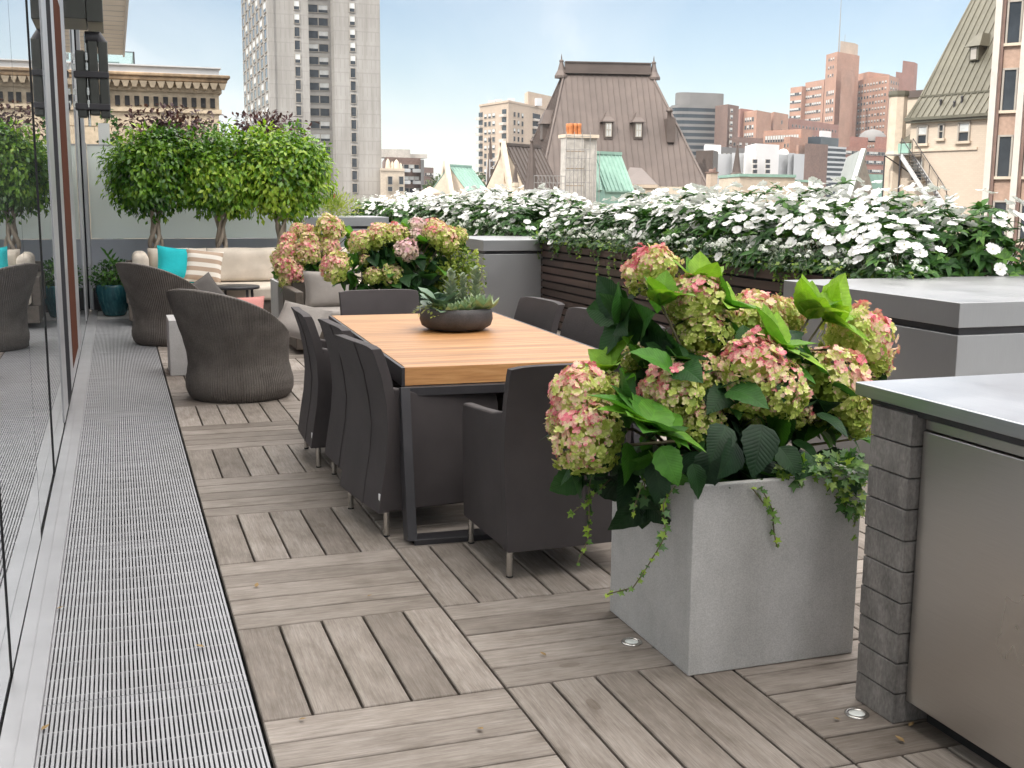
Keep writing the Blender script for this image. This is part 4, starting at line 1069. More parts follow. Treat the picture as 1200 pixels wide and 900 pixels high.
# ficus trees with braided trunks
def ficus(x, y, zc, rad, label, seed, tone):
    t = thing('ficus_tree', label, 'tree', (x, y, 0), 0, 'ficus trees before the white screen')
    m = MB()
    for s in range(4):
        ph = s*math.pi/2+seed; pts = []; rd = []
        for i in range(31):
            u = i/30; z_ = .32+u*1.12; a = ph+u*7.5; rr_ = .058*(1-.15*u)+(.035*max(0, u-.75)*4)+.02*math.sin(u*14+seed)
            pts.append((rr_*math.cos(a), rr_*math.sin(a), z_)); rd.append(.030-.008*u+.004*math.sin(u*20+s))
        m.tube(pts, rd, 8)
    m.build('trunk', M['bark'], t)
    r = random.Random(seed+5)
    for s in range(9):
        a = s*2.4; q = V((math.cos(a)*r.uniform(.2, .45)*rad[0]/.5, math.sin(a)*r.uniform(.2, .4), r.uniform(1.65, 2.15)))
        m = MB(); m.tube([(.03*math.cos(a), .03*math.sin(a), 1.40), V((0, 0, 1.45)).lerp(q, .5)+V((0, 0, .05)), q], [.024, .014, .006], 7); m.build('limb', M['bark'], t)
    m = MB()
    # several overlapping leafy masses with their own tone
    parts = [((0, 0, zc), rad, .34)]
    for q in range(9):
        d = rdir(r); parts.append(((d.x*rad[0]*.55, d.y*rad[1]*.5, zc+d.z*rad[2]*.55), (rad[0]*.52, rad[1]*.52, rad[2]*.5), .08))
    for i, (c_, rd, sh) in enumerate(parts):
        blob_leaves(m, c_, rd, int(8200*sh), .084, .042, 'ovate', tone+r.uniform(-.07, .09), .32, 2.6, .55, 2, .55, .24, seed*3+i, lift=.2)
    m.build('crown', M['fig'], t)
    m = MB(); m.lathe([(0, 0), (.17, 0), (.21, .36), (.205, .38), (.185, .37), (.18, .33), (0, .33)], n=24); m.build('pot', M['darkmetal'], t)
    return t
ficus(.47, 15.10, 1.77, (.62, .44, .56), 'ficus tree with braided trunk behind the left end of the sofa, beside the glass wall', 1, .60)
ficus(1.27, 15.10, 1.78, (.57, .44, .57), 'middle ficus tree, its twisted trunk rising behind the centre of the sofa', 2, .62)
ficus(2.02, 15.05, 1.77, (.68, .46, .60), 'rightmost ficus tree with the brightest yellow-green crown, above the pink hydrangea', 3, .72)
# purple shrubs and a creeper beyond the screen
for i, (px, Yd, zc, rad, n, lb) in enumerate(((200, 16.6, 2.36, (.66, .32, .30), 1100, 'purple-leaved shrub rising behind the left and middle ficus trees'), (312, 16.6, 2.40, (.50, .3, .24), 700, 'smaller purple-leaved shrub above the rightmost ficus tree'))):
    c_ = at(px, 160, Yd); t = thing('purple_shrub', lb, 'shrub', (c_.x, Yd, 0), 0, 'purple shrubs beyond the screen')
    m = MB(); blob_leaves(m, (0, 0, zc), rad, n, .085, .045, 'lance', .42, .4, 4, .1, 2, .9, .5, 30+i); m.build('foliage', M['purple'], t)
    m = MB()
    for q in range(14):
        a = q*2.4; m.tube([(0, 0, .3), (.25*math.cos(a), .12*math.sin(a), 1.5), (rad[0]*.85*math.cos(a), rad[1]*math.sin(a), zc+.2*rr.random())], [.014, .008, .003], 5)
    m.build('stem', M['bark'], t)
    m = MB(); m.lathe([(0, 0), (.2, 0), (.25, .4), (.22, .4), (0, .36)], n=20); m.build('pot', M['darkmetal'], t)
c_ = at(124, 158, 16.2); t = thing('climbing_vine', 'green vine climbing beside the end post of the white screen', 'vine', (c_.x, 16.2, 0))
m = MB()
for i in range(150):
    zz = rr.uniform(.4, 2.62); add_ivy(m, (rr.gauss(.03, .07), rr.gauss(0, .05), zz), rdir(rr), (0, -1, .4), .07, min(1, max(0, rr.gauss(.4, .2))))
m.build('leaves', M['ivy'], t); m = MB(); m.tube([(0, 0, 0), (.03, 0, 1.2), (0, .02, 2.6)], .012, 6); m.build('vine_stem', M['bark'], t)
m = MB(); m.box(-.09, .05, -.05, .05, 0, 2.40); m.build('support_post', M['white'], t)
# yellowish grasses with a red flower on the small far box
c_ = at(392, 240, 16.3); t = thing('yellow_green_plant', 'feathery yellow-green plant with red flowers on the small box right of the screen', 'plant', (c_.x, 16.3, 1.2))
m = MB(); blob_leaves(m, (0, 0, .14), (.36, .3, .22), 900, .075, .014, 'lance', .6, .3, 4, -.6, 2, .9, .4, 44); m.build('foliage', M['yellowleaf'], t)
for px, py in ((391, 229), (366, 231), (371, 226)):
    f = MB(); p = at(px, py, 16.15)-V((c_.x, 16.3, 1.2))
    for q in range(14): add_leaf(f, p, rdir(rr), (0, 0, 1), .04, .026, .5, 'round', .2, .2, 2)
    f.build('blossom', M['redflower'], t)
c_ = at(408, 262, 18.2); t = thing('dark_shrub', 'small dark green shrub between the small box and the far metal box', 'shrub', (c_.x, 18.2, 0))
m = MB(); blob_leaves(m, (0, 0, .85), (.28, .25, .38), 800, .06, .03, 'ovate', .2, .2, 5, .4, 2, .8, .3, 45); m.build('foliage', M['impleaf'], t)
m = MB(); m.tube([(0, 0, 0), (0, .02, .8)], [.02, .01], 6); m.build('stem', M['bark'], t)

# dry leaf scraps on grating and deck
pr_ = MB(); add_leaf(pr_, (0, 0, .004), (0, 1, 0), (0, 0, 1), .028, .016, .5, 'ovate', .4, -.3, 3)
M['dryleaf'] = pmat('dry_leaf', (.26, .17, .07), .8, 0, .3, 30)
lf0 = None
for px, py in ((240, 760), (48, 858), (66, 715), (73, 655), (430, 700), (1065, 853), (1060, 872), (985, 845), (640, 770), (560, 855), (300, 690), (350, 845)):
    d = at(px, py, 5.)-EYE; p = EYE+d*(-CH/d.z)
    if lf0 is None: o = lf0 = pr_.build('fallen_leaf', M['dryleaf'])
    else: o = lf0.copy(); COL.objects.link(o)
    o.location = (p.x, p.y, .002); o.rotation_euler.z = rr.uniform(0, 6.28); o.scale = (rr.uniform(.6, 1.1),)*3
    tag(o, 'small dry leaf scrap lying on the '+('metal grating beside the glass wall' if p.x < .33 else 'weathered wooden deck'), 'fallen leaf', 'fallen leaf scraps')
# ================================================================ CITY
M['conc'] = pmat('grey_precast_concrete', (.36, .345, .325), .85, 0, .10, .06, fine=.06, bs=1.5)
k = NT('fluted_precast')
vec = k.coord(); sp = k.n('ShaderNodeSeparateXYZ'); k.l(vec, sp.inputs[0])
fz = k.math('FRACT', k.math('MULTIPLY', sp.outputs[2], 1/2.68)); fx = k.math('FRACT', k.math('MULTIPLY', k.math('ADD', sp.outputs[0], sp.outputs[1]), 1/.9))
ln = k.math('MAXIMUM', k.math('LESS_THAN', fz, .09), k.math('MULTIPLY', k.math('LESS_THAN', fx, .2), k.math('GREATER_THAN', fz, .35)))
f = k.noise(vec, .12, 4); f3 = k.noise(k.coord((1, 1, .08)), .8, 4)
c = k.ramp(f, [(.3, (.285, .272, .256)), (.7, (.355, .342, .325))])
c = k.mix(1., c, k.ramp(f3, [(.35, (.84, .83, .81)), (.65, (1.06,)*3)]), 'MULTIPLY')
c = k.mix(k.math('MULTIPLY', ln, .30), c, (.19, .18, .17)); k.l(c, k.b.inputs['Base Color']); k.set(Roughness=.9); M['fluted'] = k.m
def brickm(name, a, b, mortar, sc):
    k = NT(name); br = k.n('ShaderNodeTexBrick'); g_ = k.n('ShaderNodeNewGeometry')
    sp = k.n('ShaderNodeSeparateXYZ'); k.l(k.coord(), sp.inputs[0]); cb = k.n('ShaderNodeCombineXYZ'); k.l(k.math('ADD', sp.outputs[0], sp.outputs[1]), cb.inputs[0]); k.l(sp.outputs[2], cb.inputs[1]); k.l(cb.outputs[0], br.inputs['Vector'])
    br.inputs['Color1'].default_value = (*a, 1); br.inputs['Color2'].default_value = (*b, 1); br.inputs['Mortar'].default_value = (*mortar, 1); br.inputs['Scale'].default_value = sc
    f = k.noise(k.coord(), .09, 5); c = k.mix(1., br.outputs['Color'], k.ramp(f, [(.3, (.85,)*3), (.7, (1.12,)*3)]), 'MULTIPLY')
    k.l(c, k.b.inputs['Base Color']); k.set(Roughness=.9); return k.m
M['brick'] = pmat('orange_brown_brick', (.36, .205, .145), .9, 0, .14, .12, fine=.2, bs=2.)
M['brick2'] = pmat('red_brown_brick', (.27, .135, .105), .9, 0, .16, .12, fine=.2, bs=2.)
M['brick3'] = pmat('dull_brown_brick', (.175, .115, .095), .9, 0, .16, .15, fine=.2, bs=2.)
M['tan'] = pmat('tan_brick', (.43, .345, .27), .9, 0, .10, .12, fine=.12, bs=2.)
M['limestone'] = pmat('cream_limestone', (.52, .44, .35), .85, 0, .10, .25, .15, 3, .02, fine=.10)
M['creamwall'] = brickm('cream_stone_courses', (.53, .45, .365), (.50, .42, .34), (.47, .40, .325), 2.4)
M['oldstone'] = pmat('weathered_old_stone', (.46, .375, .27), .9, 0, .16, .7, .2, 6, .03, fine=.16)
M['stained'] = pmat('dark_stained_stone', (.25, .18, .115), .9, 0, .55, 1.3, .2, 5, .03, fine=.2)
M['greystone'] = pmat('pale_grey_stone', (.42, .395, .36), .9, 0, .2, .35, .2, 3, .03, fine=.16)
M['granite'] = pmat('pink_granite', (.36, .245, .185), .6, 0, .10, .5, fine=.12, bs=6)
M['pilaster'] = pmat('pale_pilaster_stone', (.50, .455, .41), .7, 0, .07, .4, fine=.06, bs=3)
M['whitewall'] = pmat('white_rendered_wall', (.74, .73, .72), .8, 0, .06, .1)
M['lightgrey'] = pmat('light_grey_cladding', (.46, .47, .48), .6, 0, .06, .1)
M['darkglass'] = pmat('dark_office_glazing', (.035, .05, .065), .18, .3, .3, .1)
M['greyband'] = pmat('grey_spandrel', (.165, .16, .155), .7, 0, .12, .1)
M['roofbrown'] = pmat('brown_standing_seam_copper', (.105, .082, .072), .5, .25, .16, .22, fine=.10, bs=1.2)
M['roofgreen'] = pmat('green_grey_standing_seam', (.125, .118, .088), .5, .2, .14, .3, fine=.10, bs=2)
M['verdigris'] = pmat('verdigris_copper', (.25, .40, .335), .7, .1, .12, .4, fine=.1, bs=3)
M['rooflight'] = pmat('pale_metal_roof', (.40, .42, .41), .5, .3, .08, .5)
M['terracotta'] = pmat('orange_chimney_pot', (.42, .15, .05), .8, 0, .25, 5)
M['scaffold'] = pmat('scaffold_tube', (.30, .29, .28), .5, .5, .1)
M['pane'] = pmat('window_pane', (.032, .038, .046), .12, .0, .4, .6); M['pane'].node_tree.nodes['Principled BSDF'].inputs['Specular IOR Level'].default_value = .35
M['blind'] = pmat('pale_window_blind', (.50, .51, .50), .5, 0, .2, 1.2)
M['wframe'] = pmat('window_frame', (.34, .31, .27), .6, 0, .1)
M['farleaf'] = leafmat('far_tree_leaf', [(0, (.02, .045, .015)), (.5, (.055, .10, .03)), (1, (.14, .20, .06))], .6, .2)
GZ = -28.; HAZE = .00013

m = MB()
m.grid([[(-2500+7500*i/40, -2500+6500*j/40, GZ) for i in range(41)] for j in range(41)], True)
tag(m.build('city_ground', pmat('asphalt_and_blocks', (.11, .105, .10), .9, 0, .4, .02)), None, None, kind='structure')
m = MB(); P = []
for j in range(30):
    row = []
    for i in range(50):
        x = 100+i*60; y = 850+j*50
        h = 135*math.exp(-((x-980)/420)**2-((y-1500)/420)**2)+9*noise.noise(V((x*.012, y*.012, 0)))
        row.append((x, y, GZ-4+max(0, h)))
    P.append(row)
m.grid(P, True); tag(m.build('hill', pmat('wooded_hill', (.045, .065, .032), .95, 0, .4, .02)), None, None, kind='structure')

class Bld:
    def __init__(s, name, label, px, Y, cat='building', group=None):
        p = at(px, 230, Y); s.o = V((p.x, p.y, GZ)); s.t = thing(name, label, cat, s.o, 0, group); s.w = []; s.k = 0
    def p(s, px, py, Y): return at(px, py, Y)
    def part(s, m, name, mat, bevel=0, par=None):
        for i, q in enumerate(m.v): m.v[i] = tuple(V(q)-s.o)
        return m.build(name, mat, par or s.t, bevel=bevel)
    def prism(s, p0, p1, p2, ytop, mat, name='wall', zb=None, parapet=0):
        A = at(p0[0], ytop, p0[1]); z = A.z; A = A.xy.to_3d(); B_ = at(p1[0], 200, p1[1]).xy.to_3d(); C_ = at(p2[0], 200, p2[1]).xy.to_3d()
        D = B_+C_-A; zb = GZ if zb is None else zb
        R = [A, B_, D, C_]; m = MB(); m.hexa([V((q.x, q.y, zb)) for q in R], [V((q.x, q.y, z)) for q in R])
        if parapet:
            c_ = (A+D)/2
            m.hexa([V((q.x, q.y, z))+(q-c_)*.02 for q in R], [V((q.x, q.y, z+parapet))+(q-c_)*.02 for q in R])
        s.part(m, name, mat); return A, B_, C_, z
    def prismY(s, p0, p1, p2, ytop, *a, **k): return s.prism(p0, p1, p2, ytop, *a, **k)
    def wins(s, A, B_, z1, pitch_z, rows, cols, w, h, u0=0., u1=1., blind=.35, skip=0., frame=.0):
        """windows on the wall running from A to B_ (outside on the side of the camera)"""
        U = (B_-A); L = U.length; U.normalize(); N = V((U.y, -U.x, 0))
        if N.dot(EYE.xy.to_3d()-A) < 0: N = -N
        for r in range(rows):
            for c_ in range(cols):
                if random.random() < skip: continue
                u = (u0+(u1-u0)*(c_+.5)/cols)*L; q = A+U*u; s.w.append((V((q.x, q.y, z1-r*pitch_z)), U, N, w, h, random.random() < blind))
    def finish(s, frames=False, wid=100):
        if not s.w: return s
        s.w.sort(key=lambda e: (e[0]-EYE).length)
        cache = {}
        def mk(w, h, bl):
            key = (round(w, 2), round(h, 2), bl)
            if key not in cache:
                m = MB()
                m.box(-w/2, w/2, -.06, .12, -h, 0); m.m = 1
                hb = h*(.5 if bl else .0)
                if bl: m.box(-w/2+.01, w/2-.01, .121, .14, -h*.62, -.01)
                m.m = 2; fw_ = min(.09, w*.1)
                m.box(-w/2-fw_, -w/2, -.06, .2, -h-fw_, fw_); m.box(w/2, w/2+fw_, -.06, .2, -h-fw_, fw_); m.box(-w/2, w/2, -.06, .2, 0, fw_); m.box(-w/2, w/2, -.06, .24, -h-fw_, -h)
                o = m.build('window', [M['pane'], M['blind'], M['wframe']]); cache[key] = o.data; bpy.data.objects.remove(o)
            return cache[key]
        rest = MB()
        for i, (q, U, N, w, h, bl) in enumerate(s.w):
            R = Matrix(((U.x, N.x, 0), (U.y, N.y, 0), (0, 0, 1)))
            if R.determinant() < 0: R = Matrix(((-U.x, N.x, 0), (-U.y, N.y, 0), (0, 0, 1)))
            if i < wid:
                o = link('window', mk(w, h, bl), s.t, q-s.o, R.to_quaternion())
            else:
                me = mk(w, h, bl)
                for f in me.polygons:
                    rest.m = f.material_index; rest.add([q-s.o+R @ me.vertices[j].co for j in f.vertices], [tuple(range(len(f.vertices)))])
        if rest.f: tag(rest.build('window', [M['pane'], M['blind'], M['wframe']], s.t), None, None, None, 'stuff')
        return s

def seams(m, A, B_, C_, D, spacing, w=.09, h=.10):
    """standing seams up a roof slope with eave A-B and ridge D-C"""
    e = (B_-A); L = e.length; e.normalize(); n = e.cross(D-A).normalized(); up = n.cross(e).normalized(); H = (D-A).dot(up)
    dl = (D-A).dot(e); dr = (C_-A).dot(e); s = spacing*.5
    if n.z < 0: n = -n
    while s < L:
        f = 1.
        if dl > 1e-3 and s < dl: f = s/dl
        if dr < L-1e-3 and s > dr: f = min(f, (L-s)/(L-dr))
        b = A+e*s
        if f > .05: m.bar(b, b+up*H*f, w, h*2, n)
        s += spacing
def zip_pts(*p): return [V(q) for q in p]

# --- long stone cornice building behind the white screen
b = Bld('stone_building', 'old stone building with a carved cornice and row of little openings behind the white screen', 200, 45)
xa, xb = at(100, 150, 45).x-14, at(257, 150, 45).x; xr = at(266, 90, 45).x
def z45(py, px=200): return at(px, py, 45).z
m = MB(); m.box(xa, xb, 45, 62, GZ, z45(132)); b.part(m, 'wall', M['oldstone'])
m = MB(); m.box(xa, xb+.10, 44.9, 62, z45(132), z45(127)); m.box(xa, xb+.02, 44.98, 62, z45(127), z45(108)-.002); b.part(m, 'frieze', M['oldstone'])
m = MB(); m.box(xa, xb+.12, 44.88, 62, z45(108), z45(100)); m.box(xa, xb+.2, 44.8, 62, z45(100)+.002, z45(99)); b.part(m, 'string_course', M['oldstone'])
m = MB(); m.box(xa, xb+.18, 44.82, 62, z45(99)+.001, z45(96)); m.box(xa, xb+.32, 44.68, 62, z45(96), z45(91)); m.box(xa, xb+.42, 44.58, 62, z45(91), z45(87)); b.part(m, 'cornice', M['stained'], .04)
m = MB(); x = xb+.2
while x > xa+.3:
    for q in range(1): m.hexa([(x-.13, 44.6, z45(104)), (x, 44.6, z45(104)), (x, 44.8, z45(104)), (x-.13, 44.8, z45(104))], [(x-.20, 44.52, z45(97)), (x+.07, 44.52, z45(97)), (x+.07, 44.8, z45(97)), (x-.20, 44.8, z45(97))])
    x -= .31
b.part(m, 'leaf_carving', M['oldstone'])
m = MB(); x = xb+.1
while x > xa+.3: m.box(x-.10, x, 44.83, 44.97, z45(107), z45(105)); x -= .168
b.part(m, 'bead_course', M['oldstone'])
m = MB(); x = xb-.22; n_ = 0
while x > xa+.3:
    m.box(x-.085, x+.085, 44.86, 44.99, z45(125), z45(114)); x -= .335
b.part(m, 'opening', M['black'])
m = MB(); m.box(xa, xb+.05, 44.9, 62, z45(86.9), z45(79)); m.box(xa, xb+.12, 44.8, 62, z45(79), z45(77.5)); b.part(m, 'parapet_capping', M['lightgrey'])
m = MB()
for x in (xb-1., xb-3.1, xb-5.2): m.box(x-.012, x+.012, 44.985, 45.01, GZ, z45(133))
for z_ in (z45(150), z45(175)): m.box(xa, xb, 44.986, 45.01, z_-.012, z_+.012)
b.part(m, 'masonry_joint', M['stained'])
p = at(140, 70, 50); t = thing('glass_balustrade', 'glass balustrade on the roof of the old stone building, under the cream overhang', 'balustrade', (p.x, 50, z45(77.5)))
x0, x1 = at(110, 70, 50).x-p.x, at(157, 70, 50).x-p.x; hz = at(140, 60, 50).z-z45(77.5)
m = MB(); m.box(x0, x1, -.01, .01, .02, hz-.03); m.box(x1-.01, x1+.01, 0, 6, .02, hz-.03); m.build('glass_panel', M['clear'], t)
m = MB(); m.box(x0, x1+.03, -.03, .03, hz-.03, hz); m.box(x1-.03, x1+.03, .03, 6, hz-.03, hz); m.box(x1-.03, x1+.03, -.03, .03, 0, hz-.03); m.build('rail', M['darkmetal'], t)
m = MB(); m.box(x0+.1, at(140, 70, 50).x-p.x, .3, 1.5, .02, hz*.62); m.build('roof_unit', M['darkglass'], t)

# --- tall grey tower
b = Bld('apartment_tower', 'tall grey concrete apartment tower with a recessed strip of paired windows', 317, 235, 'tower')
zt = at(380, -170, 235).z
X0, X1, Xa, Xb = at(317, 100, 235).x, at(445, 100, 235).x, at(363, 100, 235).x, at(391.5, 100, 235).x; Xs = at(397, 100, 235).x
m = MB(); m.box(X0, Xa, 235, 284, GZ, zt); m.box(Xb, X1, 234.2, 284, GZ, zt); m.box(X0-.3, X0+.9, 234.7, 236, GZ, zt); b.part(m, 'wall', M['fluted'])
m = MB(); m.box(Xa+.01, Xb-.01, 238.2, 283, GZ, zt-1); b.part(m, 'recessed_wall', M['conc'])
dz = 15.15*235/math.cos(CY-.16)/CF*.965
zr = at(351, 206.5, 235).z
A = V((X0, 235, 0)); pz = (at(352, 1, 235).z-at(352, 155, 235).z)/10
z0_ = at(352, 1, 235).z
b.wins(V((Xa-3.2, 235, 0)), V((Xa-1.4, 235, 0)), z0_+4*pz, pz, 18, 1, 1.0, 1.75, blind=.5)
b.wins(V((Xb+2.8, 234.2, 0)), V((Xb+4.6, 234.2, 0)), at(410, 4, 235).z+4*pz, pz, 19, 1, 1.0, 1.75, blind=.5)
b.wins(V((Xa+.5, 238.2, 0)), V((Xb-.5, 238.2, 0)), at(377, 6, 238).z+4*pz, pz, 19, 2, 1.95, 1.45, blind=.55)
b.wins(V((X0, 236.5, 0)), V((X0, 283, 0)), z0_+4*pz, pz, 15, 7, 4.2, 1.9, blind=.35)
b.finish()

# --- mid-distance blocks left of the mansard roof
b = Bld('brick_apartment_block', 'brown brick apartment block with white balcony edges right of the grey tower', 494, 330)
A, B_, C_, z = b.prism((452, 330), (493, 334), (448, 380), 184, M['brick3']); b.wins(A, B_, z-2, 3.4, 12, 6, 1.6, 1.6, .05, .95, .4)
A2, B2, _, z2 = b.prism((493.3, 329), (497, 330), (492, 350), 187, M['greyband'])
m = MB()
for r in range(9):
    for u in (.36, .52, .9):
        q = A.lerp(B_, u); m = MB(); m.box(q.x-1.6, q.x+1.6, q.y-1.2, q.y, z-4.2-r*3.4, z-3.2-r*3.4); b.part(m, 'balcony', M['lightgrey'])
m = MB(); q = A.lerp(B_, .1); m.box(q.x-2, q.x+7, q.y+3, q.y+12, z+.01, z+2.4); b.part(m, 'roof_plant', M['greystone']); m = MB(); q = A.lerp(B_, .5); m.box(q.x-4, q.x+8, q.y+3, q.y+12, z+.01, z+1.2); b.part(m, 'roof_plant', M['greystone']); b.finish()
b = Bld('stone_house', 'pale stone house with arched windows and ornamented parapet just right of the tower', 460, 225, 'house')
A, B_, C_, z = b.prism((446, 225), (474, 226), (445, 245), 200, M['limestone'], parapet=.5)
for px in (457, 470):
    for y0_, y1_ in ((207, 216), (219, 224)):
        q = at(px, y0_, 225); q2 = at(px, y1_, 225); b.w.append((V((q.x, q.y, q.z)), V((1, 0, 0)), V((0, -1, 0)), .85, q.z-q2.z, False))
m = MB()
for px, w_, y1_ in ((456, .8, 190), (461, .5, 193), (466, 1.0, 191), (471, .6, 195)):
    q = at(px, y1_, 226); m.lathe([(w_*.7, z-q.z+.5), (w_*.6, 0), (w_*.35, .4), (0, .8)], (q.x, q.y+1, q.z), 8)
b.part(m, 'parapet_ornament', M['limestone']); b.finish()

def cone_spire(name, label, px, ytop, ybot, wpx, Y, mat, base=0, n=8, finial=True):
    p = at(px, ybot, Y); top = at(px, ytop, Y); r = wpx/2/CF*(p-EYE).dot(fwd); h = top.z-p.z
    t = thing(name, label, 'spire', (p.x, p.y, p.z if not base else p.z))
    m = MB(); m.lathe([(r*1.12, 0), (r*1.12, h*.025), (r*.86, h*.05), (r*.62, h*.3), (r*.33, h*.68), (r*.12, h*.9), (r*.13, h*.905)], n=n, smooth=False); m.build('cone', mat, t)
    m = MB()
    for q in range(n):
        a = q*2*math.pi/n; m.tube([(r*.86*math.cos(a), r*.86*math.sin(a), h*.05), (r*.62*math.cos(a), r*.62*math.sin(a), h*.3), (r*.33*math.cos(a), r*.33*math.sin(a), h*.68), (r*.12*math.cos(a), r*.12*math.sin(a), h*.9)], r*.035, 5)
    m.build('seam', mat, t)
    if finial:
        m = MB(); m.lathe([(r*.1, h*.9), (r*.2, h*.93), (r*.22, h*.945), (r*.1, h*.96), (r*.06, h*.985), (0, h)], n=10); m.build('finial', mat, t)
    m = MB(); m.lathe([(r*.98, GZ-p.z), (r*.98, -.3), (r*1.15, -.25), (r*1.15, -.001)], n=n, smooth=False); m.build('turret', M['limestone'], t)
    return t

# --- green copper gable left of centre
def gable(name, label, L0, L1, zr, ze, depth, roofmat, wallmat, spacing=.6, cat='roof'):
    """gabled roof: ridge from L0 to L1 (world xy), eaves at half-width depth on the camera side and the far side"""
    a, b_ = V((L0[0], L0[1], 0)), V((L1[0], L1[1], 0)); e = (b_-a).normalized(); n = V((e.y, -e.x, 0))
    if n.dot(EYE.xy.to_3d()-a) < 0: n = -n
    t = thing(name, label, cat, (a.x, a.y, GZ)); o = V((a.x, a.y, GZ))
    def T_(p, z): return V((p.x, p.y, z))-o
    F0, F1, B0, B1 = a+n*depth, b_+n*depth, a-n*depth, b_-n*depth
    m = MB(); m.hexa([T_(p, GZ) for p in (F0, F1, B1, B0)], [T_(p, ze-.05) for p in (F0, F1, B1, B0)])
    ins = .0
    vs = [T_(F0, ze-.05), T_(B0, ze-.05), T_(a, zr-.08), T_(F1, ze-.05), T_(B1, ze-.05), T_(b_, zr-.08)]
    m.add(vs, [(0, 1, 2), (3, 5, 4), (0, 2, 5, 3), (1, 4, 5, 2)]); m.build('gable_wall', wallmat, t)
    m = MB(); w = .12
    for s_ in (1, -1):
        E0, E1 = T_(a+n*s_*(depth+.15), ze-.12)-e*.0, T_(b_+n*s_*(depth+.15), ze-.12); R0, R1 = T_(a, zr), T_(b_, zr); th = V((0, 0, .10))
        m.add([E0, E1, R1, R0, E0+th, E1+th, R1+th, R0+th], [(0, 1, 2, 3), (4, 5, 6, 7), (0, 1, 5, 4), (1, 2, 6, 5), (2, 3, 7, 6), (3, 0, 4, 7)])
        seams(m, E0+th, E1+th, R1+th, R0+th, spacing, .05, .06)
    m.bar(T_(a, zr+.13), T_(b_, zr+.13), .25, .2); m.build('roof', roofmat, t)
    return t, T_
A = at(526, 195, 120); B_ = at(552, 195, 124)
t, T_ = gable('copper_gable_roof', 'small green copper gabled roof with a stone gable left of the mansard roof', (A.x, A.y), (B_.x, B_.y), A.z, at(530, 228, 120).z, 2.4, M['verdigris'], M['limestone'], .75, 'house')
m = MB(); q = V((A.x, A.y, 0)); m.bar(T_(q+V((-.35, -2.5, 0)), at(520, 232, 118).z), T_(q+V((-.30, 0, 0)), A.z+.5), .5, .5); m.bar(T_(q+V((-.35, 2.4, 0)), at(520, 232, 118).z), T_(q+V((-.30, 0, 0)), A.z+.5), .5, .5); m.build('gable_coping', M['limestone'], t)
m = MB(); m.lathe([(.9, -12), (.9, 0), (1.05, .02), (1.05, .25), (.7, .45), (0, .8)], n=12); q = at(504, 229, 100)
tag(m.build('chimney_cap', [M['limestone']], loc=(q.x, q.y, q.z)), 'round stone chimney with domed green cap in front of the brick apartment block', 'chimney')

def far_tree(label, px, py, Y, rpx, n=420, tone=.5, L=.9):
    c_ = at(px, py, Y); r = rpx/CF*(c_-EYE).dot(fwd); t = thing('broadleaf_tree', label, 'tree', (c_.x, c_.y, GZ), 0, 'distant trees')
    m = MB(); h = c_.z-GZ
    for q in range(4):
        d = rdir(); blob_leaves(m, (d.x*r*.4, d.y*r*.4, h+d.z*r*.35), (r*.75, r*.75, r*.75), n//4, L, L*.6, 'ovate', tone, .4, .3, .2, 2, .7, .4, px+q)
    m.build('crown', M['farleaf'], t); m = MB(); m.tube([(0, 0, 0), (.3, 0, h*.5), (0, 0, h)], [.6, .45, .2], 7)
    for q in range(5): a = q*1.3; m.tube([(0, 0, h*.8), (r*.5*math.cos(a), r*.5*math.sin(a), h+r*.2)], [.2, .06], 5)
    m.build('trunk', M['bark'], t)
far_tree('light green tree between the brick block and the green gable', 514, 222, 250, 15, 700, .75)
far_tree('dark tree just right of the green copper gable', 556, 212, 250, 12, 500, .25)
far_tree('small dark tree left of the tan balcony tower', 560, 224, 260, 8, 300, .2)
for i, (px, Y) in enumerate(((1064, 1300), (1075, 1320), (1085, 1290), (1055, 1350))):
    far_tree('tree on the skyline of the hill beside the stone turret', px, 117, Y, 8, 160, .35, 4.)
far_tree('tree in front of the far skyline left of the metal box', 470, 230, 300, 9, 200, .3)

